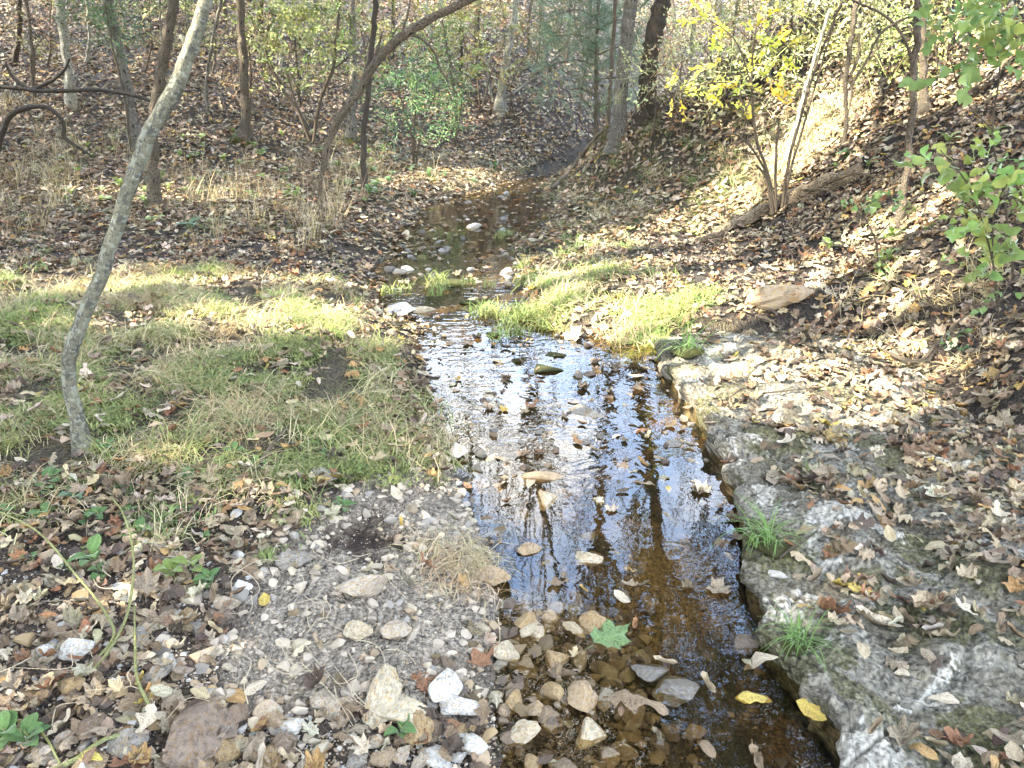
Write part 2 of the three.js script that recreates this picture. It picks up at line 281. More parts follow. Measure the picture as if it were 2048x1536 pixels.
{
  const xs = spacing(-46, 42, -2.6, 2.6, 0.024, 1.045, 0.26), zs = spacing(-62, 26, -5.4, -0.8, 0.026, 1.035, 0.24);
  const nx = xs.length, nz = zs.length, pos = new Float32Array(nx * nz * 3), col = new Float32Array(nx * nz * 3), uv = new Float32Array(nx * nz * 2), idx = [];
  let o = 0;
  for (const z of zs) for (const x of xs) {
    const d = -z, zo = zones(x, z); let y = H(x, z);
    if (zo.stony > 0.05 && d < 4) y += zo.stony * (0.012 * fbm(x * 14, z * 14, 3) + 0.005 * n2(x * 50, z * 50)) + zo.sand * 0.026 * Math.abs(fbm(x * 20 + 3, z * 20, 2));
    const hole = sm(0.17, 0.05, dist2(x, z, holeC) + 0.05 * n2(x * 9, z * 9)); y -= 0.035 * hole;
    pos[o * 3] = x; pos[o * 3 + 1] = y; pos[o * 3 + 2] = z; uv[o * 2] = x; uv[o * 2 + 1] = -z;
    const m = fbm(x * 2.6, z * 2.6, 4), m2 = fbm(x * 9, z * 9, 3);
    let c = [0.095 + 0.04 * m, 0.07 + 0.03 * m, 0.05 + 0.02 * m];
    const to = (t, k) => { c = c.map((v, i) => lerp(v, t[i] * (1 + 0.3 * m2), clamp(k))); };
    to([0.15, 0.12, 0.06], zo.grass * 0.8);
    to([0.48, 0.4, 0.3], zo.sand * 0.95); to([0.17, 0.12, 0.085], (zo.stony - zo.sand) * 0.8);
    to([0.075, 0.042, 0.026], hole);
    if (zo.bed) { const t = (x - streamL(d)) / (streamR(d) - streamL(d)); to([0.075, 0.055, 0.026], 0.97); to([0.22, 0.125, 0.045], sm(0.05, 0.35, fbm(x * 1.5 + 7, z * 1.5, 3)) * sm(0.25, 0.5, t)); to([0.035, 0.037, 0.024], sm(0.05, 0.3, fbm(x * 2.4 + 1, z * 2.4 + 8, 4))); to([0.24, 0.17, 0.085], sm(0.3, 0.5, m2)); to([0.3, 0.2, 0.085], sm(0.42, 0.12, dist2(x, z, goldC) + 0.14 * m)); }
    to([0.17, 0.13, 0.095], sm(-1, 1.5, zo.s) * 0.85);
    col.set(c, o * 3); o++;
  }
  for (let j = 0; j < nz - 1; j++) for (let i = 0; i < nx - 1; i++) { const a = j * nx + i, b = a + nx; idx.push(a, b, a + 1, a + 1, b, b + 1); }
  const g = new THREE.BufferGeometry(); g.setAttribute('position', new THREE.BufferAttribute(pos, 3)); g.setAttribute('color', new THREE.BufferAttribute(col, 3)); g.setAttribute('uv', new THREE.BufferAttribute(uv, 2)); g.setIndex(idx); g.computeVertexNormals();
  solo('ground', g, M.ground, 'brown valley floor and wooded slopes on both banks', 'ground', null, 'structure');
  console.log('ground', nx, nz);
}

// ---------------------------------------------------------------- limestone ledge
{
  const d0 = LIP0, d1 = LIP1, wide = 2.0, nd = 440, nv = 190, face = 9, pos = [], uv = [], idx = [];
  for (let i = 0; i <= nd; i++) {
    const d = lerp(d0, d1, i / nd), x0 = lip(d);
    for (let j = -face; j <= nv; j++) {
      let x, y;
      if (j < 0) { const k = -j / face, top = ledgeTop(x0 + 0.002, d); y = lerp(top, -0.14, k); x = x0 + 0.01 * Math.sin(k * 3) * 0 - 0.012 * Math.sin(k * 9 + n2(d * 4, 1) * 3) * (1 - k) + 0.05 * k + 0.012 * n2(d * 14, y * 22); }
      else { const v = wide * Math.pow(j / nv, 1.35); x = x0 + v; y = ledgeTop(x, d); }
      pos.push(x, y, -d); uv.push((x + (j < 0 ? y : 0)) / 2.6, d / 5.2);
    }
  }
  const row = nv + face + 1;
  for (let i = 0; i < nd; i++) for (let j = 0; j < row - 1; j++) { const a = i * row + j, b = a + row; idx.push(a, a + 1, b, b, a + 1, b + 1); }
  const w = 1024, h = 2048;
  const hitA = hit(1800, 1470), hitB = hit(1760, 1000), hitC = hit(1590, 1180);
  const mo = [hit(1600, 1305), hit(1530, 1090), hit(2000, 1500), hit(1400, 820), hit(1880, 1120), hit(1850, 1250), hit(1560, 880)];
  const map = tex(w, h, (u, v) => {
    const x = u * 2.6, d = v * 5.2, wx = x + 0.12 * fbm(x * 3, d * 3, 2), wd = d + 0.12 * fbm(x * 3 + 9, d * 3, 2), f = fbm(x * 36, d * 36, 3), m = fbm(wx * 7 + 3, wd * 7, 4);
    let c = [0.21, 0.195, 0.155].map((q) => q * (1 + 1.0 * f + 0.4 * m));
    const pale = sm(0.02, 0.12, fbm(wx * 4.3 + 30, wd * 4.3, 5) + 0.1 * f); c = c.map((q, k) => lerp(q, [0.28, 0.27, 0.225][k] * (1 + 0.9 * f), pale * 0.6));
    const wm = sm(0.31, 0.4, fbm(wx * 2.6 + 70, wd * 2.6, 5) + 0.16 * f + 0.3 * sm(0.28, 0.1, dist2(x, -d, hitC)) + 0.22 * sm(0.42, 0.1, dist2(x, -d, hitA)) + 0.12 * sm(0.5, 0.1, dist2(x, -d, hitB)));
    c = c.map((q, k) => lerp(q, [0.5, 0.485, 0.43][k] * (1 + 0.7 * f), wm * 0.85));
    const br = sm(0.04, 0.16, fbm(wx * 2.3 + 60, wd * 2.3 + 7, 5) + 0.1 * f) * (1 - wm * 0.8); c = c.map((q, k) => lerp(q, [0.125, 0.105, 0.065][k] * (1 + 0.7 * f), br * 0.6));
    let ms = sm(0.24, 0.32, fbm(wx * 2.2 + 90, wd * 2.2, 5)) * 0.8; for (const p of mo) ms = Math.max(ms, sm(0.14, 0.09, dist2(x, -d, p) + 0.1 * m + 0.03 * f)); c = c.map((q, k) => lerp(q, [0.092, 0.088, 0.026][k] * (1 + 1.0 * f), ms * 0.8));
    const cr = sm(0.014, 0.004, Math.abs(fbm(wx * 1.7 + 11, wd * 1.7 + 4, 3))); const sp = sm(0.16, 0.34, fbm(x * 55 + 5, d * 55, 3)), sl = sm(0.2, 0.36, fbm(x * 70 + 50, d * 70, 2)); return c.map((q, n) => (q + 0.08 * sl) * [0.8, 0.77, 0.72][n] * (1 - cr * 0.65) * (1 - 0.55 * sp));
  }, { repeat: false });
  const bump = tex(1024, 2048, (u, v) => grey(0.5 + 0.5 * fbm(u * 2.6 * 22, v * 5.2 * 22, 5)), { repeat: false });
  const mat = std({ map, bumpMap: bump, bumpScale: 0.014, roughness: 0.95 });
  solo('rock_ledge', finish(pos, uv, idx), mat, 'grey and white limestone ledge with moss patches beside the stream', 'rock ledge', null, 'structure');
  console.log('ledge');
}

// ---------------------------------------------------------------- the stream
{
  const ds = []; let d = 0.55; while (d < 14) { ds.push(d); d += d < 5 ? 0.016 : 0.04; }
  const nv = 110, pos = [], uv = [], idx = [];
  const calm = (x, d) => (0.13 + 0.16 * sm(2.0, 1.5, d) + 0.42 * sm(2.6, 3.2, d + 0.3 * n2(x * 1.5, d)) * (1 - 0.5 * sm(4.6, 5.4, d))) * (0.45 + 0.8 * sm(-0.3, 0.4, fbm(x * 1.9 + 2, d * 1.1, 2)));
  for (const d of ds) { const a = streamL(d) - 0.25, b = Math.max(streamR(d) + 0.05, onLedge(9, d) ? lip(d) + 0.06 : 0); for (let j = 0; j <= nv; j++) { const x = lerp(a, b, j / nv); pos.push(x, waterLevel(d) + 0.0016 * calm(x, d) * fbm(x * 7, d * 8, 2), -d); uv.push((x + 1) / 2.4, d / 4.8); } }
  for (let i = 0; i < ds.length - 1; i++) for (let j = 0; j < nv; j++) { const p = i * (nv + 1) + j, q = p + nv + 1; idx.push(p, p + 1, q, q, p + 1, q + 1); }
  const bump = tex(1024, 2048, (u, v) => { const x = u * 2.4 - 1, d = v * 4.8, k = Math.max(0.05, calm(x, d)); return grey(0.5 + k * (0.36 * fbm(x * 9 + 0.9 * n2(x * 4, d * 4), d * 13, 2) + 0.06 * fbm(x * 34 + n2(x * 9, d * 9), d * 44, 2))); }, { repeat: false });
  const water = phys({ color: lin(0.72, 0.64, 0.48), transmission: 1, roughness: 0.015, ior: 1.42, bumpMap: bump, bumpScale: 0.0042 });
  solo('stream_water', finish(pos, uv, idx), water, 'shallow clear stream with ripples mirroring the sky', 'stream', null, 'structure');
  console.log('water');
}

// ---------------------------------------------------------------- sprays of leaves for the crowns
function sprayGeo(n, size, spread, len, leafW, seed, tw = 0.004, rows = 2) {
  const r = mulberry(seed), gs = [];
  const tg = tube([V(0, 0, 0), V(0.02, len * 0.5, 0.015), V(0, len, 0)], [tw, tw * 0.7, tw * 0.3], { radial: 3, per: len / 3, rough: 0 }); gs.push(tg);
  for (let i = 0; i < n; i++) {
    const t = 0.12 + 0.88 * i / (n - 1), side = i % 2 ? 1 : -1, g = stripLeaf(oval(leafW), rows, 0.9, -0.4, 0.02, seed + i);
    const s = size * (0.7 + 0.6 * r()); g.scale(s, s, s);
    const m = new THREE.Matrix4().makeRotationFromEuler(new THREE.Euler(-0.5 - 1.1 * r(), side * (0.5 + 0.9 * r()), (r() - 0.5) * 1.6, 'YXZ'));
    g.applyMatrix4(m); g.translate(side * spread * r() * 0.5, t * len, (r() - 0.5) * spread); gs.push(g);
  }
  return mergeGeometries(gs);
}
function needleGeo(seed) {
  const r = mulberry(seed), pos = [], uv = [], idx = [];
  const blade = (a, b, w) => { const c = pos.length / 3, s = b.clone().sub(a).cross(V(r() - 0.5, r() - 0.5, r() - 0.5)).normalize().multiplyScalar(w); pos.push(a.x - s.x, a.y - s.y, a.z - s.z, a.x + s.x, a.y + s.y, a.z + s.z, b.x, b.y, b.z); uv.push(0, 0, 0, 0, 0, 0); idx.push(c, c + 1, c + 2); };
  for (let i = 0; i < 16; i++) { const t = i / 16, a = r() * 6.28, o = V(0, t * 0.3, 0), e = V(Math.cos(a) * 0.09, t * 0.3 + 0.08, Math.sin(a) * 0.09 * 0.5); blade(o, e, 0.003); for (let k = 0; k < 5; k++) { const s = o.clone().lerp(e, 0.2 + k * 0.18); blade(s, s.clone().add(V((r() - 0.5) * 0.05, 0.03, (r() - 0.5) * 0.05)), 0.0035); } }
  return finish(pos, uv, idx);
}
const SPRAY = {
  broad: sprayGeo(12, 0.085, 0.1, 0.42, 0.27, 40), fine: sprayGeo(20, 0.04, 0.16, 0.36, 0.24, 60), big: sprayGeo(9, 0.14, 0.16, 0.5, 0.36, 80), hang: sprayGeo(7, 0.085, 0.03, 0.3, 0.24, 95, 0.003, 6), heart: sprayGeo(6, 0.08, 0.06, 0.26, 0.38, 97, 0.003, 6), cedar: needleGeo(5),
};
const TINT = { pale: [[0.44, 0.42, 0.18], [0.38, 0.42, 0.17], [0.48, 0.45, 0.24]], yellowgreen: [[0.3, 0.34, 0.09], [0.38, 0.38, 0.11], [0.22, 0.30, 0.08]], green: [[0.09, 0.17, 0.05], [0.12, 0.2, 0.06], [0.10, 0.2, 0.08]], yellow: [[0.52, 0.42, 0.05], [0.42, 0.38, 0.06], [0.5, 0.34, 0.05]], autumn: [[0.34, 0.27, 0.12], [0.4, 0.34, 0.13], [0.32, 0.34, 0.11], [0.36, 0.24, 0.12]], tan: [[0.36, 0.24, 0.14], [0.42, 0.26, 0.15]], cedar: [[0.19, 0.25, 0.14], [0.23, 0.29, 0.18], [0.15, 0.21, 0.12]], lime: [[0.26, 0.36, 0.09], [0.2, 0.32, 0.09], [0.34, 0.38, 0.09]] };
// places the sun reaches through openings between the crowns: capsules on the ground
const litAxisU = V(0, 1, 0).cross(SUN).normalize(), litAxisV = SUN.clone().cross(litAxisU);
const on = (p) => [p.dot(litAxisU), p.dot(litAxisV)];
const LIT = [[[-40, 600], [300, 600], 0.2], [[300, 590], [700, 600], 0.22], [[690, 640], [790, 625], 0.14], [[1010, 590], [1240, 515], 0.2], [[1260, 570], [1340, 655], 0.2], [[1250, 505], [1470, 430], 0.22], [[1480, 420], [1640, 260], 0.26], [[1640, 240], [1720, 170], 0.3], [[1530, 690], [1690, 740], 0.19], [[1400, 760], [1520, 750], 0.12], [[1500, 588], [1590, 575], 0.14], [[1720, 600], [1790, 590], 0.1], [[1780, 470], [1830, 430], 0.12], [[560, 640], [720, 660], 0.1], [[1880, 150], [2048, 100], 0.3], [[900, 590], [960, 575], 0.1], [[300, 395], [420, 400], 0.12], [[900, 375], [1000, 362], 0.12]].map(([a, b, r]) => [on(hit(...a)), on(hit(...b)), r * 1.45 + 0.04]);
LIT.push([on(atZ(650, 330, -7.6)), on(atZ(640, 380, -7.6)), 0.1], [on(atZ(365, 150, -3.1)), on(atZ(410, 0, -3.1)), 0.09]);
const inLight = (p, margin) => { const [u, v] = on(p); for (const [a, b, r] of LIT) { const dx = b[0] - a[0], dy = b[1] - a[1], t = clamp(((u - a[0]) * dx + (v - a[1]) * dy) / (dx * dx + dy * dy + 1e-9)); if (Math.hypot(u - a[0] - dx * t, v - a[1] - dy * t) < r + margin) return true; } return false; };
// the open strip of sky above the stream
const inGap = (p) => { const d = -p.z; if (d < 0.5 || p.y < 2.2) return false; const w = 0.05 * n3(p.x * 0.8, p.y * 0.8, p.z * 0.8), k = p.x / d + w, e = (p.y + EYE) / d + w; return (k > -0.075 && k < 0.165 && e > 0.3 && e < 0.8) || (k > 0.21 && k < 0.31 && e > 0.36 && e < 0.66); };
const UP = V(0, 1, 0);
function spraysAt(copies, centre, rad, n, tints, r, { size = 1, keep = false, clear = true } = {}) {
  for (let i = 0; i < n; i++) {
    const v = V(r() - 0.5, r() - 0.5, r() - 0.5).multiplyScalar(2); if (v.lengthSq() > 1) { i -= 0.5; continue; }
    v.multiply(rad); const p = centre.clone().add(v);
    const out = v.clone().normalize().add(V((r() - 0.5) * 1.4, 0.1 + (r() - 0.5) * 1.2, (r() - 0.5) * 1.4)).normalize(), tip = p.clone().addScaledVector(out, 0.42 * size);
    if (!keep) { if (inLight(p, 0.1 * size) || inLight(tip, 0.1 * size) || inGap(p) || inGap(tip)) continue; if (clear) { const q = project(p); if (q[2] > 0.2 && q[1] > -60 && q[0] > -150 && q[0] < 2200) continue; } }
    const q = new THREE.Quaternion().setFromUnitVectors(UP, out).multiply(new THREE.Quaternion().setFromAxisAngle(UP, r() * 6.28));
    copies.add(p, q, size * (0.7 + 0.6 * r()), jitter(pick(r, tints), r));
  }
}
function boughs(from, ends, r0, r, droop = 0) { return mergeGeometries(ends.map((e, i) => { const m = from.clone().lerp(e, 0.5).add(V((r() - 0.5) * 0.5, 0.3 * r() - droop, (r() - 0.5) * 0.5)); return tube([from, m, e], [r0, r0 * 0.6, r0 * 0.15], { radial: 5, per: 0.3, seed: i }); })); }

// a tree from its trunk in the photograph; the crown stands above the frame
let treeSeed = 100;
function tree({ name = 'tree', label, group, pts, mat = M.barkGrey, top = 7, z, crown = 2, tints = TINT.autumn, spray = 'broad', n = 360, size = 1.6, mossy = 0, radial = 12, forks = [], lean = 0, rough = 0.08, stubs = 0 }) {
  const r = mulberry(treeSeed++), b = hit(pts[0][0], pts[0][1]), z0 = z ?? b.z;
  const P = [], R = [];
  pts.forEach(([px, py, w], i) => { const p = atZ(px, py, z0 - lean * i); P.push(p); R.push(w * 0.3 * project(p)[2] / FPX); });
  P[0].y = Math.min(P[0].y, surf(P[0].x, P[0].z));
  P.unshift(P[0].clone().add(V(0, -0.15, 0))); R.unshift(R[0] * 1.9); R[1] *= 1.4;
  const a = P[P.length - 2], c = P[P.length - 1], dir = c.clone().sub(a).normalize().lerp(V(0, 1, 0), 0.35).normalize();
  let cur = c.clone(), rad = R[R.length - 1]; const steps = 4, dy = Math.max(0.5, (top - (c.y - b.y)) / steps);
  for (let i = 0; i < steps; i++) { dir.lerp(V((r() - 0.5) * 0.6, 1, (r() - 0.5) * 0.6), 0.3).normalize(); cur = cur.clone().addScaledVector(dir, dy); rad *= 0.8; P.push(cur); R.push(rad); }
  const o = thing(name, label, 'tree', b, group), off = (g) => g.translate(-b.x, -b.y, -b.z);
  part('trunk', off(tube(P, R, { radial, per: 0.1, rough, seed: treeSeed * 3 })), mat, o);
  for (const f of forks) { const fp = f.map(([px, py]) => atZ(px, py, z0)), fr = f.map(([, , w], i) => w * 0.36 * project(fp[i])[2] / FPX); part('branch', off(tube(fp, fr, { radial: 6, per: 0.08, seed: 3 })), mat, o); }
  if (mossy) { const k = 3; part('moss', off(tube([P[0].clone(), P[1].clone().add(V(0, 0.02, 0)), P[1].clone().lerp(P[2], mossy)], [R[0] * 1.08, R[1] * 1.12, R[1] * 0.82], { radial: 14, per: 0.03, rough: 0.34, seed: 8 })), M.moss, o); }
  if (crown > 0) {
    const head = P[P.length - 2], ends = [], cl = new Copies();
    for (let i = 0; i < 7; i++) { const an = i * 2.4 + r(), e = head.clone().add(V(Math.cos(an) * crown * (0.5 + 0.6 * r()), (r() - 0.25) * crown * 1.1, Math.sin(an) * crown * (0.5 + 0.6 * r()))); ends.push(e); spraysAt(cl, e, V(crown * 0.6, crown * 0.45, crown * 0.6), n / 7, tints, r, { size }); }
    part('limbs', off(boughs(P[P.length - 4], ends, R[R.length - 4] * 0.6, r)), mat, o);
    const cr = cl.build('crown', SPRAY[spray], M.foliage, o, b); if (cr) cr.userData.kind = 'stuff';
  }
  return o;
}
const W = null;
tree({ label: 'grey lichen-blotched young tree leaning and bending above the grassy bank', name: 'leaning_tree', mat: M.barkLichen, radial: 20, rough: 0.035, pts: [[168, 905, 52], [152, 830, 46], [138, 745, 45], [145, 690, 45], [182, 600, 46], [212, 520, 46], [240, 430, 47], [270, 340, 48], [305, 255, 50], [350, 175, 50], [385, 90, 48], [402, 30, 44], [415, -30, 42]], top: 6.5, crown: 1.7, n: 300, tints: TINT.yellowgreen, forks: [[[372, 90, 18], [362, 76, 15], [360, 70, 8]], [[228, 362, 16], [290, 360, 14], [300, 352, 6]].slice(1)] });
tree({ label: 'scaly brown trunk with a mossy green base behind the leaning tree', mat: M.barkBrown, mossy: 0.4, pts: [[310, 422, 40], [307, 330, 33], [306, 270, 34], [314, 190, 36], [328, 110, 36], [342, 40, 33], [350, -20, 32]], top: 8, crown: 2 });
tree({ label: 'furrowed grey trunk tilted toward the vine loops', mat: M.barkGrey, pts: [[272, 300, 36], [262, 230, 32], [248, 150, 34], [230, 70, 38], [213, 0, 42], [205, -30, 42]], top: 9, crown: 2, forks: [] });
tree({ label: 'pale grey trunk behind the tangled vine on the hillside', mat: M.barkPale, pts: [[142, 215, 30], [138, 150, 26], [125, 60, 30], [118, -20, 30]], top: 9, crown: 2.2 });
tree({ label: 'straight yellowish brown trunk with swollen base on the leafy hillside', mat: M.barkBrown, mossy: 0.12, pts: [[490, 282, 44], [492, 240, 30], [488, 150, 30], [482, 60, 26], [480, -20, 25]], top: 9, crown: 2, tints: TINT.yellowgreen });
tree({ label: 'thin grey sapling trunk between the two brown trunks on the hillside', pts: [[415, 222, 12], [413, 160, 11], [424, 90, 12], [438, 20, 13], [445, -20, 13]], top: 7, crown: 1.4, n: 120, radial: 8 });
tree({ label: 'slender tree arching over the stream, sunlit at its foot', name: 'arching_tree', mat: M.barkBrown, pts: [[643, 422, 16], [640, 380, 17], [648, 330, 20], [658, 275, 26], [680, 235, 27], [715, 185, 27], [742, 140, 28], [775, 98, 29], [812, 68, 29], [860, 38, 27], [905, 16, 26], [950, -6, 24], [1000, -30, 22]], top: 5, crown: 1.3, n: 110, tints: TINT.yellowgreen, forks: [[[816, 70, 9], [845, 78, 8], [872, 110, 7], [880, 140, 6], [905, 172, 5], [915, 195, 2]], [[745, 130, 10], [755, 100, 8], [765, 62, 4]], [[800, 75, 7], [815, 30, 5], [822, -10, 4]]] });
tree({ label: 'dark straight slim trunk beside the foot of the arching tree', mat: M.barkDark, pts: [[730, 392, 22], [728, 330, 20], [727, 270, 19], [734, 205, 20], [740, 120, 18], [748, 50, 18], [752, -20, 18]], top: 7, crown: 1.6, n: 160, tints: TINT.yellowgreen, mossy: 0 });
tree({ label: 'grey trunk with mossy foot behind the arching tree', pts: [[700, 285, 30], [706, 200, 22], [706, 100, 22], [704, -20, 22]], mossy: 0.25, top: 9, crown: 1.8 });
tree({ label: 'pale sunlit trunk on the bank where the stream bends away', mat: M.barkPale, pts: [[1000, 222, 34], [1004, 175, 27], [1014, 110, 24], [1026, 50, 22], [1036, -20, 20]], top: 9, crown: 2, tints: TINT.tan, forks: [[[985, 205, 8], [976, 150, 7], [982, 110, 6], [1000, 100, 4]], [[1002, 195, 9], [1030, 185, 8], [1060, 160, 6], [1085, 150, 3]]] });
tree({ label: 'tall dark grey trunk standing behind the cedar on the bank top', pts: [[1236, 280, 52], [1240, 220, 46], [1248, 120, 45], [1258, 40, 45], [1264, -20, 45]], top: 10, crown: 2.4, n: 380 });
tree({ label: 'thickest furrowed trunk on the bank top, leaning up the slope', mat: M.barkDark, pts: [[1290, 245, 70], [1294, 190, 60], [1302, 100, 58], [1318, 30, 58], [1330, -20, 58]], top: 11, crown: 2.8, n: 420 });
tree({ label: 'thin mossy trunk close against the tall dark grey trunk', mat: M.barkBrown, pts: [[1213, 282, 18], [1216, 230, 15], [1222, 150, 14], [1228, 60, 14], [1232, -20, 13]], top: 8, crown: 1.4, n: 120, mossy: 0.6 });
tree({ label: 'lone crooked slim trunk rising from the littered slope', mat: M.barkBrown, pts: [[1800, 440, 22], [1808, 390, 22], [1816, 320, 22], [1824, 230, 22], [1828, 140, 23], [1834, 60, 24], [1838, -20, 24]], top: 7, crown: 1.7, n: 200, forks: [[[1822, 118, 8], [1805, 70, 8], [1775, 35, 7], [1735, 14, 6], [1690, -6, 5]], [[1826, 30, 6], [1775, 55, 8], [1755, 75, 7], [1735, 120, 5], [1712, 150, 3]]] });
tree({ label: 'brown trunk with a spreading foot just up the slope behind the crooked one', mat: M.barkBrown, pts: [[1846, 232, 50], [1848, 190, 27], [1846, 110, 25], [1846, 40, 26], [1848, -20, 26]], top: 9, crown: 2, n: 240 });
tree({ label: 'slim wavy trunk between the yellow shrub and the crooked trunk', mat: M.barkBrown, pts: [[1690, 285, 12], [1692, 220, 13], [1690, 160, 16], [1702, 90, 17], [1708, 40, 17], [1716, -20, 17]], top: 7, crown: 1.4, n: 140, forks: [[[1694, 165, 8], [1718, 110, 8], [1716, 70, 7]], [[1696, 180, 5], [1730, 130, 5], [1760, 90, 5]]] });
console.log('named trees');

// ---------------------------------------------------------------- tree crowns outside the frame that shade the glade
{
  const r = mulberry(555); let k = 0;
  for (let gx = -7; gx <= 8.2; gx += 2.5) for (let gd = -0.5; gd <= 10; gd += 2.6) {
    const h = 7 + 2.4 * r(), t = h / SUN.y, c = V(gx + (r() - 0.5) * 0.9, 0.3, -gd + (r() - 0.5) * 0.9).addScaledVector(SUN, t);
    let tx = c.x, tz = c.z; const lim = 0.74 * (-tz) + 0.9;
    if (-tz > -0.6 && tx > -lim && tx < lim) { if (tx < 1.5) tx = -lim - r(); else tx = lim + r(); }
    if (Math.abs(tx - c.x) > 4.5) { tx = c.x; if (-tz > 0) tz = 1.2 + r(); }
    const base = V(tx, surf(tx, tz) - 0.1, tz), head = c.clone().add(V(0, -1.4, 0)), o = thing('canopy_tree', 'tall autumn tree in the ring of woodland shading the glade', 'tree', base.clone(), 'canopy trees around the glade');
    const off = (g) => g.translate(-base.x, -base.y, -base.z), mid = V(base.x + (r() - 0.5) * 0.3, lerp(base.y, head.y, 0.62), base.z + (r() - 0.5) * 0.3);
    part('trunk', off(tube([base, mid, head], [0.13, 0.10, 0.05], { radial: 8, per: 0.4, seed: k })), M.barkGrey, o);
    const cl = new Copies(), ends = [];
    for (let i = 0; i < 8; i++) { const an = i * 2.4 + r(), e = c.clone().add(V(Math.cos(an) * 1.5 * (0.3 + r()), (r() - 0.5) * 1.8, Math.sin(an) * 1.5 * (0.3 + r()))); ends.push(e); spraysAt(cl, e, V(1.15, 0.9, 1.15), 66, r() < 0.5 ? TINT.autumn : TINT.yellowgreen, r, { size: 1.5 }); }
    part('limbs', off(boughs(head, ends, 0.06, r)), M.barkGrey, o);
    const cr = cl.build('crown', SPRAY.broad, M.foliage, o, base); if (cr) cr.userData.kind = 'stuff'; k++;
  }
  for (const [x, d, hx = 0, hd = 0] of [[-8, 4], [-9, 7.5], [-11, 11], [5.4, 3.2], [6.8, 5.2], [8, 7.5], [9.5, 10], [7, 1], [4.6, -1.5], [-5, -2], [-1.2, -3], [2, -4], [12, 13], [-14, 14], [-16, 9], [11, 4], [4.6, 2.6, -3.7, 1.2], [-4.6, 1.6, 4.1, 1.9], [3.9, 0.6, -3.2, 1.6]]) {
    const base = V(x, surf(x, -d) - 0.1, -d), o = thing('canopy_tree', 'tall autumn tree in the ring of woodland shading the glade', 'tree', base.clone(), 'canopy trees around the glade'), h = 7 + 3 * r(), head = base.clone().add(V(hx + 0.4 * (r() - 0.5), hx ? 6.2 : h, -hd + 0.4 * (r() - 0.5))), off = (g) => g.translate(-base.x, -base.y, -base.z);
    part('trunk', off(tube([base, V(lerp(base.x, head.x, 0.3) + 0.15, lerp(base.y, head.y, 0.6), lerp(base.z, head.z, 0.3)), head], [0.16, 0.12, 0.06], { radial: 8, per: 0.4, seed: x })), M.barkGrey, o);
    const cl = new Copies(), ends = [];
    for (let i = 0; i < 10; i++) { const an = i * 2.4 + r(), e = head.clone().add(V(Math.cos(an) * 2.1 * (0.3 + 0.8 * r()), (r() - 0.45) * 3, Math.sin(an) * 2.1 * (0.3 + 0.8 * r()))); ends.push(e); spraysAt(cl, e, V(1.3, 1, 1.3), 60, r() < 0.5 ? TINT.autumn : TINT.yellowgreen, r, { size: 1.7 }); }
    part('limbs', off(boughs(head, ends, 0.06, r)), M.barkGrey, o);
    const cr = cl.build('crown', SPRAY.broad, M.foliage, o, base); if (cr) cr.userData.kind = 'stuff';
  }
  console.log('canopy', k);
}

// ---------------------------------------------------------------- more trunks and thin saplings on the hillsides
{
  const r = mulberry(808);
  const spots = [[30, 130, 18], [70, 205, 14], [175, 130, 12], [560, 150, 10], [620, 100, 16], [380, 80, 14], [600, 210, 9], [785, 120, 12], [860, 80, 10], [920, 170, 12], [960, 100, 14], [1060, 120, 12], [1100, 190, 8], [1130, 130, 14], [1160, 230, 9], [1385, 200, 12], [1420, 130, 10], [1450, 190, 9], [1480, 110, 14], [1535, 150, 18], [1590, 130, 9], [1620, 110, 12], [1660, 150, 10], [1760, 190, 10], [1790, 130, 16], [1900, 90, 10], [1960, 60, 12], [450, 40, 16], [250, 60, 10], [520, 60, 18], [740, 40, 14], [1010, 50, 10], [1190, 90, 12], [1350, 60, 16], [1570, 60, 10], [660, 50, 12], [330, 130, 8], [1085, 60, 16], [880, 30, 20], [1440, 40, 20]];
  for (const [px, py, w] of spots) {
    const l = (r() - 0.5) * 40, wob = (r() - 0.5) * 14, [bark, bm] = pick(r, [['grey', M.barkGrey], ['brown', M.barkBrown], ['pale', M.barkPale], ['dark', M.barkDark]]);
    tree({ name: 'hillside_tree', label: `${w > 13 ? 'sturdier' : 'slender'} ${bark} trunk on the leaf-strewn hillside among the taller trees`, group: 'thin trunks on the hillsides', mat: bm, radial: 7, pts: [[px, py, w], [px + l * 0.3 + wob, py - 60, w * 0.85], [px + l, py - 140, w * 0.8]], top: 6.5 + 5 * r(), crown: 2.2, n: 110, tints: pick(r, [TINT.autumn, TINT.yellowgreen, TINT.tan, TINT.yellow]), size: 1.6 });
  }
}
// ---------------------------------------------------------------- shrubs and saplings seen with their leaves
function shrub({ name, label, category = 'shrub', group, base, stems, blobs, tints, spray = 'broad', mat = M.twig, size = 1, fmat = M.foliage, seed = 1, z }) {
  const r = mulberry(seed + 4000), b = hit(...base), z0 = z ?? b.z, o = thing(name, label, category, b, group), off = (g) => g.translate(-b.x, -b.y, -b.z);
  for (const s of stems) { const p = s.map(([px, py, , dz = 0]) => atZ(px, py, z0 + dz)); const R = s.map(([, , w], i) => Math.max(0.002, w * 0.5 * project(p[i])[2] / FPX)); if (Math.hypot(s[0][0] - base[0], s[0][1] - base[1]) < 25) p[0].y = Math.min(p[0].y, surf(p[0].x, p[0].z) - 0.02); part('stem', off(tube(p, R, { radial: 6, per: 0.05, seed })), mat, o); }
  const cl = new Copies();
  for (const [px, py, rx, ry, n, dz = 0, depth = 1] of blobs) { const c = atZ(px, py, z0 + dz), k = project(c)[2] / FPX; spraysAt(cl, c, V(rx * k, ry * k, rx * k * depth), n, tints, r, { size, keep: true }); }
  const f = cl.build('foliage', SPRAY[spray], fmat, o, b); if (f) f.userData.kind = 'stuff';
  return o;
}
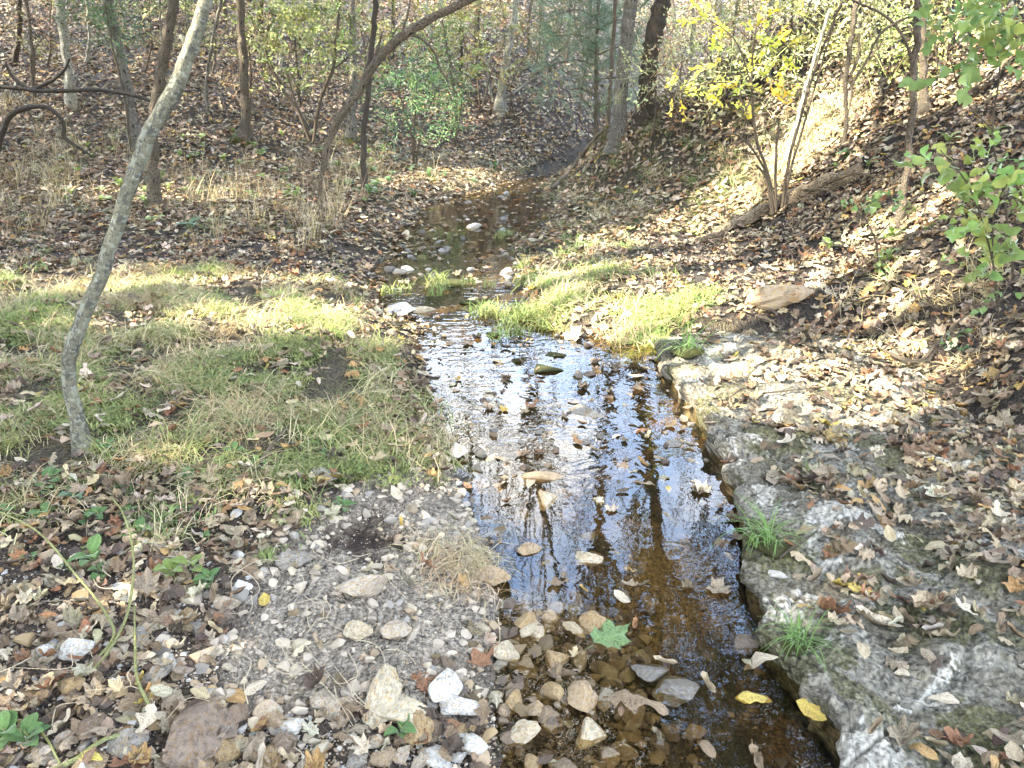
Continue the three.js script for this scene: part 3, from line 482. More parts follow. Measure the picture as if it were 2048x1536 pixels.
shrub({ name: 'green_bush', label: 'fine-leaved green bush below the arching tree', base: [830, 335], seed: 1, spray: 'fine', tints: [[0.16, 0.30, 0.10], [0.2, 0.34, 0.11], [0.13, 0.27, 0.11]], size: 0.8, stems: [[[830, 335, 5], [820, 260, 5], [800, 190, 4], [790, 150, 2]], [[832, 335, 5], [845, 250, 4], [870, 190, 3], [880, 170, 2]], [[828, 335, 4], [830, 240, 4], [835, 140, 2]]], blobs: [[800, 195, 55, 28, 60], [860, 200, 50, 40, 50], [840, 150, 50, 30, 40], [815, 250, 60, 30, 30], [890, 235, 30, 30, 16], [850, 100, 40, 22, 26]] });
shrub({ name: 'yellowing_sapling', label: 'thin sapling with yellow-green leaves hanging over the hillside left of the arch', base: [622, 285], seed: 2, tints: TINT.yellowgreen.concat(TINT.pale), size: 0.62, stems: [[[622, 285, 8], [598, 225, 9], [570, 185, 8], [545, 140, 7], [532, 95, 6], [540, 40, 4]], [[626, 285, 7], [640, 200, 8], [664, 140, 7], [674, 70, 6], [680, 0, 4]], [[664, 140, 4], [690, 120, 3], [715, 95, 2]], [[598, 225, 4], [575, 140, 3], [590, 60, 2]]], blobs: [[560, 60, 70, 40, 60], [640, 40, 70, 35, 60], [600, 110, 80, 40, 50], [680, 110, 50, 40, 30], [540, 15, 60, 22, 40], [700, 30, 50, 28, 34], [530, 130, 36, 34, 18], [560, 180, 40, 20, 10]] });
shrub({ name: 'golden_sapling', label: 'sapling with golden leaves above the green bush', base: [905, 300], seed: 3, tints: TINT.pale.concat(TINT.yellowgreen, [[0.5, 0.42, 0.1]]), size: 0.6, stems: [[[905, 300, 5], [912, 220, 5], [900, 130, 5], [885, 40, 4]], [[908, 280, 4], [925, 190, 4], [935, 130, 2]], [[912, 220, 3], [870, 120, 3], [840, 70, 2]]], blobs: [[905, 115, 45, 32, 44], [930, 175, 24, 30, 26], [860, 70, 50, 30, 44], [930, 60, 40, 34, 34], [800, 130, 40, 26, 20], [790, 60, 40, 30, 28], [905, 20, 50, 26, 30]] });
shrub({ name: 'tan_sapling', label: 'bare sapling with a few tan leaves at the stream bend', base: [960, 225], seed: 4, tints: TINT.tan.concat(TINT.autumn), size: 0.6, stems: [[[960, 225, 5], [955, 150, 5], [950, 60, 4], [955, 0, 3]], [[960, 215, 4], [985, 140, 3], [1010, 80, 2]], [[955, 150, 3], [930, 90, 3], [925, 40, 2]]], blobs: [[970, 60, 60, 50, 40], [1060, 50, 60, 40, 40, -1], [1090, 110, 40, 40, 26, -1], [990, 140, 40, 30, 18], [960, 10, 60, 26, 30]] });
shrub({ name: 'cedar_tree', label: 'young cedar with wispy blue-green boughs on the bank top', category: 'tree', base: [1192, 282], seed: 5, spray: 'cedar', fmat: M.needles, tints: TINT.cedar, size: 1.0, mat: M.barkBrown, stems: [[[1192, 282, 12], [1193, 200, 10], [1192, 110, 9], [1196, 30, 8], [1198, -40, 6]], [[1192, 190, 4], [1160, 178, 3], [1120, 184, 2]], [[1193, 160, 4], [1230, 155, 3], [1270, 168, 2]], [[1192, 130, 4], [1150, 120, 3], [1105, 128, 2]], [[1193, 90, 4], [1160, 70, 3], [1110, 72, 2]], [[1194, 110, 4], [1235, 95, 3], [1285, 105, 2]], [[1194, 60, 4], [1235, 40, 3], [1280, 45, 2]], [[1195, 40, 3], [1160, 20, 3], [1120, 25, 2]], [[1193, 215, 4], [1225, 205, 3], [1255, 215, 2]]], blobs: [[1135, 120, 52, 26, 66, 0, 0.7], [1120, 175, 40, 16, 30, 0, 0.7], [1250, 100, 52, 28, 66, 0, 0.7], [1245, 160, 44, 22, 48, 0, 0.7], [1140, 70, 50, 24, 60, 0, 0.7], [1250, 40, 50, 26, 60, 0, 0.7], [1145, 15, 46, 24, 54, 0, 0.7], [1200, 0, 60, 22, 42, 0, 0.7], [1240, 210, 34, 14, 24, 0, 0.7], [1195, 60, 40, 40, 60]] });
shrub({ name: 'green_sapling', label: 'wispy dark green sapling crown before the tilted grey trunk', base: [262, 310], seed: 6, spray: 'fine', tints: TINT.green, size: 0.8, stems: [[[262, 310, 5], [250, 200, 5], [225, 90, 4], [210, 10, 3]], [[225, 90, 3], [180, 40, 2], [160, 20, 1.5]]], blobs: [[180, 18, 46, 20, 40], [240, 26, 40, 28, 40], [225, 70, 36, 18, 16]] });
shrub({ name: 'yellow_shrub', label: 'many-stemmed shrub with hanging bright yellow leaves by the fallen log', base: [1556, 432], seed: 7, spray: 'hang', tints: [[0.62, 0.54, 0.05], [0.55, 0.55, 0.07], [0.66, 0.46, 0.05], [0.45, 0.5, 0.07]], size: 0.54, fmat: M.thinLeaf, stems: [[[1556, 432, 6], [1540, 360, 6], [1512, 270, 6], [1503, 170, 5], [1510, 70, 4], [1520, 20, 3]], [[1562, 432, 6], [1575, 340, 6], [1600, 240, 5], [1640, 110, 5], [1690, -10, 4]], [[1550, 428, 6], [1530, 340, 5], [1470, 268, 4], [1420, 280, 3], [1406, 310, 2]], [[1553, 432, 6], [1552, 330, 6], [1558, 235, 4]], [[1566, 430, 5], [1580, 350, 5], [1625, 190, 4], [1670, 40, 3]], [[1548, 425, 5], [1530, 350, 6], [1512, 330, 5]], [[1503, 170, 3], [1470, 80, 3], [1425, 45, 2], [1400, 40, 1.5]], [[1503, 180, 3], [1450, 165, 3], [1380, 175, 2], [1345, 190, 1.5]], [[1510, 100, 3], [1560, 85, 3], [1590, 110, 2]]], blobs: [[1430, 45, 36, 16, 8], [1490, 70, 44, 18, 12], [1540, 95, 36, 20, 9], [1470, 160, 46, 14, 9], [1400, 175, 36, 16, 7], [1530, 150, 26, 30, 7], [1350, 185, 24, 20, 7], [1450, 110, 30, 20, 6], [1555, 200, 14, 26, 4], [1490, 230, 26, 26, 4], [1440, 205, 30, 14, 4]] });
shrub({ name: 'sunlit_sapling', label: 'bare straight sunlit sapling leaning behind the yellow shrub', base: [1568, 330], seed: 8, spray: 'broad', tints: TINT.yellow, size: 0.5, mat: M.barkPale, stems: [[[1568, 330, 13], [1585, 275, 11], [1602, 215, 10], [1622, 140, 8], [1660, 20, 6]]], blobs: [[1600, 60, 40, 30, 6]] });
const leafyRight = (label, base, stems, blobs, seed, size, tints = TINT.lime, spray = 'heart') => shrub({ name: 'leafy_sapling', label, base, stems, blobs, seed, size, tints, spray, fmat: M.thinLeaf, group: null });
leafyRight('drooping sapling with pale green heart leaves high on the slope', [2030, 560], [[[2030, 560, 5], [2010, 400, 5], [1985, 260, 4], [2000, 120, 3], [1980, 40, 2]], [[1985, 260, 3], [1930, 200, 3], [1900, 120, 2]], [[2000, 120, 3], [1930, 60, 2], [1880, 20, 2]]], [[1900, 40, 50, 24, 9], [1960, 70, 50, 30, 9], [2020, 40, 40, 34, 9], [1900, 95, 30, 14, 4], [1980, 130, 40, 20, 5], [1850, 65, 14, 14, 1]], 11, 0.8);
leafyRight('leaning sapling with lime green leaves over the littered slope', [2000, 640], [[[2000, 640, 4], [1985, 520, 4], [1960, 430, 3], [1930, 360, 3], [1880, 300, 2]], [[1985, 520, 3], [1990, 420, 3], [2030, 340, 2]], [[1960, 430, 3], [1900, 400, 2]]], [[1960, 330, 60, 22, 10], [2020, 370, 34, 40, 9], [1890, 390, 24, 24, 5], [1980, 430, 50, 30, 9], [1960, 520, 36, 36, 7], [2010, 560, 30, 36, 6], [1870, 330, 20, 16, 3]], 12, 0.72);
leafyRight('low seedling with light green leaves below the crooked trunk', [1760, 540], [[[1760, 540, 3], [1750, 480, 3], [1720, 420, 2], [1700, 400, 2]], [[1750, 480, 2], [1785, 440, 2]]], [[1712, 415, 18, 16, 4], [1770, 480, 24, 26, 4], [1790, 430, 16, 14, 3], [1750, 515, 20, 12, 3]], 13, 0.6);
leafyRight('seedling with narrow green leaves beside the broken branch on the slope', [1880, 740], [[[1880, 740, 3], [1872, 690, 3], [1866, 660, 2]], [[1880, 740, 2], [1905, 720, 2], [1930, 735, 1.5]]], [[1870, 690, 16, 18, 4], [1915, 735, 26, 14, 4]], 14, 0.45, TINT.green);
{ // brush far up the valley
  const r = mulberry(99);
  const tops = [[1340, 90], [1390, 60], [1440, 90], [1500, 40], [1560, 60], [1620, 80], [1660, 40], [1740, 60], [1780, 90], [1420, 160], [1360, 160], [1590, 140], [1900, 50], [1980, 30], [1080, 60], [1150, 40], [1010, 120], [870, 40], [780, 90], [720, 50], [640, 130], [500, 120], [430, 60], [370, 40], [300, 40], [60, 60], [100, 30], [1700, 110], [1310, 190], [1480, 190], [1860, 60], [1545, 20], [1330, 30], [950, 30], [1235, 130]];
  for (const [px, py] of tops) {
    const by = py + 70 + 50 * r(), bx = px + (r() - 0.5) * 40, right = px > 1280, [look, tints] = pick(r, right ? [['yellow-leaved', TINT.pale], ['pale tan-leaved', TINT.tan.concat(TINT.pale)], ['yellow-green', TINT.yellowgreen.concat(TINT.pale)]] : [['mixed autumn', TINT.autumn], ['yellow-green', TINT.yellowgreen], ['tan', TINT.tan.concat(TINT.autumn)]]);
    shrub({ name: 'understory_sapling', label: right ? `thin ${look} sapling in the brush up the valley beyond the big trunks` : `thin sapling with sparse ${look} leaves on the far wooded hillside`, group: right ? 'saplings beyond the big trunks' : 'saplings on the far hillside', base: [bx, by], seed: 200 + px, tints, size: right ? 1.1 : 1, spray: 'fine', stems: [[[bx, by, 4], [lerp(bx, px, 0.5) + 8 * r(), (by + py) / 2, 4], [px, py, 3], [px + 20 * (r() - 0.5), py - 60, 2]], [[lerp(bx, px, 0.5), (by + py) / 2, 2], [px + 30, py + 10, 2], [px + 50, py - 20, 1.5]], [[lerp(bx, px, 0.5), (by + py) / 2, 2], [px - 26, py + 16, 2], [px - 44, py - 10, 1.5]]], blobs: [[px, py, 60, 46, right ? 10 : 20], [px + 30, py - 40, 50, 30, 8], [px - 34, py - 20, 40, 30, 7]] });
  }
}
console.log('shrubs');

// ---------------------------------------------------------------- vines, log, sticks
const groundTube = (list, { lift = 0.02, ...o } = {}) => { const p = list.map(([px, py, , l = 0]) => hit(px, py, lift + l)), R = list.map(([, , w], i) => w * 0.36 * project(p[i])[2] / FPX); return tube(p, R, { radial: 7, per: 0.03, ...o }); };
const zTube = (z, list, o) => { const p = list.map(([px, py]) => atZ(px, py, z)), R = list.map(([, , w], i) => w * 0.34 * project(p[i])[2] / FPX); return tube(p, R, { radial: 8, per: 0.06, rough: 0.14, ...o }); };
solo('vine', zTube(hit(300, 320).z + 0.1, [[-60, 170, 10], [20, 175, 10], [60, 180, 11], [110, 182, 12], [180, 180, 12], [235, 184, 11], [290, 198, 10], [330, 225, 8]]), M.barkDark, 'thick dark vine stretched between the hillside trunks', 'vine');
solo('vine', zTube(hit(20, 330).z, [[-10, 330, 18], [0, 280, 18], [18, 235, 16], [55, 214, 14], [98, 216, 13], [125, 240, 13], [128, 272, 13], [150, 290, 10], [185, 312, 7]]), M.barkDark, 'dark vine looping over and down to the grass', 'vine');
solo('vine', zTube(hit(300, 320).z + 0.05, [[12, 128, 8], [25, 152, 10], [60, 178, 11], [95, 165, 9], [128, 140, 8], [140, 118, 6]]), M.barkDark, 'short dark vine curving up from the stretched vine', 'vine');
solo('vine', zTube(hit(540, 240).z, [[536, 70, 7], [530, 100, 8], [548, 150, 8], [578, 195, 8], [600, 225, 8], [618, 262, 7]]), M.barkDark, 'thin dark vine hanging beneath the yellowing sapling', 'vine');
{ const o = thing('fallen_log', 'split weathered log lying across the slope below the yellow shrub', 'log', hit(1560, 430)), b = o.position, p = [[1395, 492], [1450, 468], [1530, 432], [1600, 400], [1660, 378], [1722, 350]].map(([x, y]) => hit(x, y, 0.045)), off = (g) => g.translate(-b.x, -b.y, -b.z);
  part('bole', off(tube(p, [0.012, 0.04, 0.062, 0.07, 0.07, 0.06], { radial: 14, per: 0.04, rough: 0.22, seed: 4 })), M.deadwood, o);
  for (const [a, c] of [[[1640, 395, 4], [1760, 372, 3]], [[1600, 405, 4], [1690, 425, 3]], [[1500, 440, 3], [1560, 420, 2]]]) part('splinter', off(tube([hit(a[0], a[1], 0.1), hit((a[0] + c[0]) / 2, (a[1] + c[1]) / 2, 0.14), hit(c[0], c[1], 0.06)], [0.012, 0.01, 0.005], { radial: 5, per: 0.04, seed: 2 })), M.deadwood, o); }
solo('stick', groundTube([[470, 952, 12], [510, 948, 13], [535, 925, 14], [548, 900, 10], [580, 865, 6]], { lift: 0.03, rough: 0.15 }), M.twig, 'crooked grey-brown stick lying in the grass near the grey rock', 'stick');
solo('stick', groundTube([[1558, 1130, 7], [1585, 1108, 7], [1610, 1090, 7], [1632, 1074, 6]], { lift: 0.025 }), M.twig, 'short curved stick resting on the ledge beside the grass tuft', 'stick');
solo('stick', groundTube([[1180, 288, 8], [1215, 262, 8]], { lift: 0.05 }), M.twig, 'short stick leaning at the foot of the tall dark grey trunk', 'stick');
solo('stick', groundTube([[1105, 390, 10], [1150, 340, 10], [1190, 290, 10], [1215, 265, 9]], { lift: 0.08 }), M.twig, 'long pole lying up the bank toward the cedar', 'stick');
solo('branch', groundTube([[1765, 720, 9], [1800, 735, 12], [1830, 742, 14], [1870, 705, 9], [1925, 650, 7]], { lift: 0.05 }), M.twig, 'broken branch lying in the litter at the slope foot', 'branch');
solo('branch', groundTube([[1770, 490, 14], [1840, 478, 20], [1925, 468, 18], [1950, 440, 10]], { lift: 0.03 }), M.deadwood, 'thick pale branch half buried under leaves on the slope', 'branch');
{ // green trailing stems over the gravel
  const s = (label, list, o) => solo('trailing_stem', groundTube(list, { lift: 0.02, ...o }), M.greenStem, label, 'stem');
  s('long green stem trailing along the gravel and standing up at its end', [[60, 1580, 16], [150, 1535, 15], [215, 1490, 14], [290, 1470, 13], [302, 1440, 11, 0.02], [285, 1405, 9, 0.05], [280, 1330, 7, 0.06], [275, 1240, 5, 0.03]]);
  s('green stem arching over the dead leaves', [[115, 1385, 8], [190, 1350, 9], [235, 1310, 9, 0.02], [262, 1262, 8, 0.04], [276, 1190, 7, 0.05], [268, 1110, 6, 0.06], [250, 1060, 5, 0.06], [228, 1026, 4, 0.04]]);
  s('green stem bending up beside the arching one', [[100, 1390, 7], [180, 1345, 8], [232, 1300, 8, 0.02], [215, 1255, 7, 0.04], [160, 1190, 6, 0.05], [90, 1110, 6, 0.06], [10, 1062, 5, 0.05], [-40, 1040, 4, 0.04]]);
  s('short green stem curving from under the gravel plants', [[-20, 1462, 6], [60, 1470, 7, 0.02], [100, 1500, 7, 0.02], [125, 1540, 6]]);
}
// ---------------------------------------------------------------- stones
function stoneGeo(seed, detail) {
  const r = mulberry(seed), g0 = mergeVertices((() => { const q = new THREE.IcosahedronGeometry(1, detail); q.deleteAttribute('uv'); q.deleteAttribute('normal'); return q; })());
  const p = g0.attributes.position, planes = [];
  for (let i = 0; i < 8; i++) planes.push([V(r() - 0.5, r() - 0.5, r() - 0.5).normalize(), 0.4 + 0.32 * r()]);
  const v = V(0, 0, 0);
  for (let i = 0; i < p.count; i++) {
    v.fromBufferAttribute(p, i); v.multiplyScalar(1 + 0.16 * n3(v.x * 1.1 + seed, v.y * 1.1, v.z * 1.1));
    for (const [n, k] of planes) { const e = v.dot(n) - k; if (e > 0) v.addScaledVector(n, -e * 0.96); }
    v.multiplyScalar(1 + 0.05 * n3(v.x * 5, v.y * 5 + seed, v.z * 5) + (detail > 3 ? 0.018 * n3(v.x * 13, v.y * 13, v.z * 13 + seed) : 0)); p.setXYZ(i, v.x, v.y, v.z);
  }
  const g = toCreasedNormals(g0, 0.42), q = g.attributes.position, uv = new Float32Array(q.count * 2), a = V(0, 0, 0), b = V(0, 0, 0), c = V(0, 0, 0);
  for (let i = 0; i < q.count; i += 3) { a.fromBufferAttribute(q, i); b.fromBufferAttribute(q, i + 1); c.fromBufferAttribute(q, i + 2); const n = b.clone().sub(a).cross(c.clone().sub(a)); const ax = Math.abs(n.x), ay = Math.abs(n.y), az = Math.abs(n.z); [a, b, c].forEach((w, k) => { const [s, t] = ay >= ax && ay >= az ? [w.x, w.z] : ax >= az ? [w.z, w.y] : [w.x, w.y]; uv[(i + k) * 2] = s * 0.45 + seed * 0.37; uv[(i + k) * 2 + 1] = t * 0.45 + seed * 0.11; }); }
  g.setAttribute('uv', new THREE.BufferAttribute(uv, 2)); return g;
}
const STONES = Array.from({ length: 12 }, (_, i) => stoneGeo(300 + i, 4)), PEBBLES = Array.from({ length: 5 }, (_, i) => stoneGeo(400 + i, 2));
const stoneTint = { white: [0.62, 0.59, 0.53], cream: [0.52, 0.44, 0.31], tan: [0.40, 0.30, 0.19], amber: [0.38, 0.27, 0.14], grey: [0.31, 0.28, 0.235], pinkish: [0.47, 0.39, 0.295], brown: [0.24, 0.18, 0.13] };
const stoneMat = {}; for (const k in stoneTint) stoneMat[k] = std({ color: lin(...stoneTint[k]), map: stoneMap, bumpMap: stoneBump, bumpScale: 0.004, roughness: 0.9 });
const wetMat = {}; for (const k in stoneTint) wetMat[k] = std({ color: lin(...stoneTint[k].map((c) => c * 0.62)), map: stoneMap, bumpMap: stoneBump, bumpScale: 0.004, roughness: 0.3 });
function placeStone(o, p, sx, sy, sz, yaw, tilt, r, sink = 0.35) { o.position.copy(p).add(V(0, sy * (1 - sink * 2) * 0.9, 0)); o.quaternion.copy(basis(V(0, 1, 0), yaw, tilt, r)); o.scale.set(sx, sy, sz); }
const where = (x, z) => { const d = -z, l = streamL(d), r = streamR(d), zo = zones(x, z); if (onLedge(x, d) && x < 1.95) return 'on the grey rock ledge'; if (x > l + 0.02 && x < r) return 'in the stream'; if (zo.rr > 0) return 'on the littered slope'; if (x >= r) return 'on the bank beside the grass'; if (zo.sand > 0.4) return 'on the pale sandy gravel'; if (d < 2.4) return 'on the stony ground before the grass'; if (d < 5.4) return 'in the grass near the leaning tree'; return 'on the flat beyond the grass'; };
let stoneCount = 0; const stoneSpots = [];
{ // the ones that can be recognised: [px, py, width, height, depth (px), tint, label, sink, seed]
  const r = mulberry(61);
  const list = [
    [760, 1400, 62, 40, 105, 'cream', 'large yellowish cream block on the gravel beside the lobed brown leaf'], [723, 1185, 84, 38, 50, 'pinkish', 'pinkish white block at the rim of the dug hole'], [592, 1125, 66, 34, 40, 'grey', 'light grey stone by the dug hole and a red-brown leaf'], [395, 1470, 120, 50, 150, 'brown', 'large angular brown-grey slab with an orange edge among the gravel'], [155, 1312, 56, 36, 56, 'white', 'round white stone among the dead leaves beside the arching stem'],
    [890, 1385, 54, 36, 78, 'white', 'white stone with orange patches next to the white wedge'], [912, 1425, 76, 34, 46, 'white', 'white wedge-shaped stone beside the oak leaves'], [1160, 1410, 48, 40, 60, 'tan', 'upright tan stone at the water edge under the green leaf'], [1178, 1482, 56, 34, 50, 'cream', 'cream stone at the wet edge of the gravel bar'], [800, 1430, 90, 26, 70, 'cream', 'broad cream stone partly covered by a brown leaf'],
    [915, 915, 32, 30, 28, 'white', 'upright white stone at the water edge before the grass'], [650, 960, 64, 30, 50, 'grey', 'grey rock sunk in the grass beside the crooked stick'], [790, 632, 60, 26, 40, 'white', 'knobbly white rock where the stream narrows'], [845, 632, 40, 18, 30, 'cream', 'cream rock beside the knobbly white rock'], [1560, 602, 118, 46, 60, 'tan', 'large flat-topped pale boulder lying on the leaves at the slope foot'],
    [1005, 1310, 54, 34, 44, 'cream', 'mossy cream stone at the head of the gravel bar'], [985, 1165, 58, 32, 44, 'tan', 'angular tan stone in the water by the dry grass clump'], [1055, 1115, 42, 22, 30, 'tan', 'wet tan stone lying alone in the stream'], [1170, 1150, 48, 24, 36, 'cream', 'dark-sided cream stone mirrored in the smooth pool'], [1180, 1262, 48, 32, 44, 'amber', 'rounded amber-white stone at the pool edge'], [1092, 1020, 40, 26, 46, 'cream', 'cream stone with curled end standing in the pool'], [1085, 978, 64, 18, 26, 'tan', 'flat tan stone breaking the smooth pool'],
    [1165, 850, 66, 22, 50, 'grey', 'dark grey rock in the riffle'], [1345, 1395, 80, 22, 60, 'grey', 'wet grey rock in the shallow water by the ledge'], [1480, 1330, 50, 16, 36, 'brown', 'glossy brown stone under the water by the ledge'], [1300, 1360, 60, 18, 50, 'grey', 'low wet grey rock beside the tan stones'], [680, 1420, 60, 30, 50, 'pinkish', 'pinkish stone at the edge of the dark soil'], [640, 1405, 50, 26, 46, 'pinkish', 'flat mauve-grey stone near the yellow leaf'], [715, 1275, 50, 34, 44, 'cream', 'cream stone with yellow stain on the pale gravel'], [790, 1270, 52, 26, 50, 'pinkish', 'brownish stone on top of the pale gravel'], [1550, 1155, 34, 14, 20, 'white', 'small white stone set in the ledge edge'],
    [830, 1470, 52, 34, 70, 'amber', 'orange-brown stone leaning in the gravel bar'], [1110, 1330, 50, 30, 40, 'amber', 'amber stone between wet pebbles'], [940, 1500, 60, 30, 40, 'white', 'white stone at the foot of the gravel bar'], [320, 1350, 46, 30, 60, 'grey', 'mottled grey stone beside the long trailing stem'], [1620, 580, 40, 18, 26, 'grey', 'small grey rock behind the pale boulder'], [1640, 555, 34, 16, 24, 'grey', 'tilted grey rock on the slope behind the boulder'],
  ];
  for (const [px, py, w, h, dp, tint, label] of list) { const p = hit(px, py), k = project(p)[2] / FPX, wet = p.x > streamL(-p.z) && p.x < streamR(-p.z); if (wet) p.y = Math.max(p.y, waterLevel(-p.z) - h * 0.5 * k); const m = solo('stone', STONES[stoneCount % 12], (wet && ['grey', 'brown'].includes(tint) ? wetMat : stoneMat)[tint], label, 'stone'); placeStone(m, p, w * 0.7 * k, h * 0.7 * k, dp * 0.7 * k, r() * 0.6 - 0.3, 0.25, r, 0.2); stoneCount++; stoneSpots.push([p.x, p.z, w * k * 0.5]); }
}
{
  const r = mulberry(62), all = [];
  for (let i = 0; i < 260000 && all.length < 46000; i++) {
    const near = r() < 0.8, d = near ? 0.9 + 2.3 * r() : 3 + 8 * r(), x = near ? -2.2 + 3.2 * r() : -3 + 6 * r(), z = -d, zo = zones(x, z);
    let k = near ? zo.stony * lerp(0.9, 0.4, sm(-0.4, -1.1, x)) + (zo.sand > 0.3 ? 0.5 : 0) : zo.bed * 0.35; if (zo.bed) k = x < streamL(d) + 0.4 && d < 1.95 ? 0.8 : Math.max(k * 0.2, 0.02); if (zo.bed && d > 5) k = 0.6; if (onLedge(x, d)) k = 0; if (dist2(x, z, holeC) < 0.13) k *= 0.1;
    if (r() > k) continue;
    if (stoneSpots.some(([sx, sz, sr]) => Math.hypot(x - sx, z - sz) < sr)) continue;
    const big = Math.pow(r(), 22), s = (0.002 + 0.0042 * r() * r() + 0.034 * big * (r() < 0.4 ? 0.4 : 1)) * (zo.sand > 0.4 ? 0.62 : 1) * (zo.bed && x > streamL(d) + 0.5 ? 0.7 : 1) * (d > 4 ? 1.5 : 1);
    all.push([x, z, s, s / Math.hypot(x, d, EYE), zo.bed, zo.sand]);
  }
  for (let i = 0; i < 95; i++) { const p = hit(840 + 470 * r(), 1245 + 290 * r() * (0.5 + r() * 0.5)), s = 0.014 + 0.02 * r() * r(); if (onLedge(p.x, -p.z) || stoneSpots.some(([sx, sz, sr]) => Math.hypot(p.x - sx, p.z - sz) < sr)) continue; all.push([p.x, p.z, s, s / 2, 1, 0]); }
  for (let i = 0; i < 75; i++) { const p = hit(860 + 560 * r(), 660 + 300 * r()), d = -p.z, s = 0.012 + 0.034 * r() * r(); if (p.x < streamL(d) || p.x > streamR(d) - 0.06 || onLedge(p.x, d)) continue; p.y = 0; all.push([p.x, p.z, s, s / 2.6, 1, 0, 1]); }
  for (let i = 0; i < 90; i++) { const p = hit(760 + 330 * r(), 392 + 190 * r()), d = -p.z, s = 0.02 + 0.05 * r() * r(); if (p.x < streamL(d) - 0.1 || p.x > streamR(d)) continue; all.push([p.x, p.z, s, s / 5, 1, 0, 2]); }
  all.sort((a, b) => b[3] - a[3]);
  const pile = thing('gravel', 'small loose stones and grit along the stream bed and bank', 'gravel', null, null); pile.userData.kind = 'stuff';
  const cp = PEBBLES.map(() => new Copies());
  all.forEach(([x, z, s, , bed, sand, riffle], i) => {
    const y = riffle ? waterLevel(-z) - s * 0.25 : surf(x, z), p = V(x, y, z), sx = s * (0.8 + 0.5 * r()), sy = s * (0.5 + 0.35 * r()), sz = s * (0.8 + 0.5 * r());
    const key = riffle === 2 ? pick(r, ['white', 'grey', 'grey', 'cream', 'pinkish']) : riffle ? pick(r, ['grey', 'brown', 'grey', 'brown', 'tan']) : bed && z < -4.8 ? pick(r, ['white', 'grey', 'grey', 'cream', 'tan']) : bed ? pick(r, ['tan', 'amber', 'brown', 'brown', 'cream', 'tan', 'amber']) : sand > 0.4 ? pick(r, ['pinkish', 'tan', 'pinkish', 'cream', 'pinkish', 'pinkish', 'grey']) : pick(r, ['pinkish', 'cream', 'grey', 'tan', 'tan', 'brown', 'brown', 'pinkish', 'amber', 'tan', 'white']);
    if (i < 262) { const w = where(x, z), under = riffle === 1 || (bed && y + sy < waterLevel(-z) + 0.01); const m = solo('stone', STONES[i % 12], (under ? wetMat : stoneMat)[key], `small ${key} stone lying ${w}`, 'stone', `loose stones ${w}`); placeStone(m, p, sx, sy, sz, r() * 6.28, 0.6, r, 0.3); }
    else { const c = cp[i % 5]; c.add(p.add(V(0, sy * 0.35, 0)), basis(UP, r() * 6.28, 0.8, r), V(sx, sy, sz), (() => { const k = (bed ? 0.42 : 0.9) * (0.7 + 0.5 * r()); return stoneTint[key].map((q) => q * k); })()); }
  });
  cp.forEach((c, i) => c.build('pebbles', PEBBLES[i], M.pebble, pile));
  console.log('stones', all.length);
}

// ---------------------------------------------------------------- grass
function tuftGeo(seed, n, h, w, flop, wide = 1) {
  const r = mulberry(seed), pos = [], uv = [], idx = [];
  for (let i = 0; i < n; i++) {
    const a = r() * 6.28, ox = (r() - 0.5) * 0.07 * wide, oz = (r() - 0.5) * 0.07 * wide, L = h * (0.5 + 0.8 * r()), dx = Math.cos(a), dz = Math.sin(a), fl = flop * (0.4 + r()), c = pos.length / 3, seg = 4;
    for (let k = 0; k <= seg; k++) { const t = k / seg, an = fl * t * 1.5 + 0.15, rr = L * t * Math.sin(an) , y = L * t * Math.cos(an * 0.92), ww = w * (1 - t * t) * (0.7 + 0.5 * r()) + 0.0004; pos.push(ox + dx * rr - dz * ww, Math.max(y, 0.002), oz + dz * rr + dx * ww, ox + dx * rr + dz * ww, Math.max(y, 0.002), oz + dz * rr - dx * ww); uv.push(0, t, 1, t); }
    for (let k = 0; k < seg; k++) { const q = c + k * 2; idx.push(q, q + 1, q + 2, q + 2, q + 1, q + 3); }
  }
  return finish(pos, uv, idx);
}
function stiltGeo(seed) { // creeping grass with short lance-shaped leaves on thin stems
  const r = mulberry(seed), gs = [];
  for (let i = 0; i < 5; i++) {
    const a = r() * 6.28, L = 0.08 + 0.09 * r(), p = [0, 0.33, 0.66, 1].map((t) => V(Math.cos(a) * L * t * 0.9 + (i - 2) * 0.012, 0.012 + L * 0.55 * t * (1.15 - 0.5 * t), Math.sin(a) * L * t * 0.9)); gs.push(tube(p, [0.0009, 0.0008, 0.0006, 0.0004], { radial: 3, per: 0.04, rough: 0 }));
    for (let k = 0; k < 5; k++) { const g = stripLeaf(oval(0.085), 3, 0.4, -0.5, 0, seed + i * 9 + k), s = 0.045 + 0.03 * r(); g.scale(s, s, s); g.applyMatrix4(new THREE.Matrix4().makeRotationFromEuler(new THREE.Euler(-0.25 - 0.5 * r(), r() * 6.28, 0, 'YXZ'))); const q = p[0].clone().lerp(p[3], 0.25 + 0.75 * k / 4); g.translate(q.x, q.y, q.z); gs.push(g); }
  }
  return mergeGeometries(gs);
}
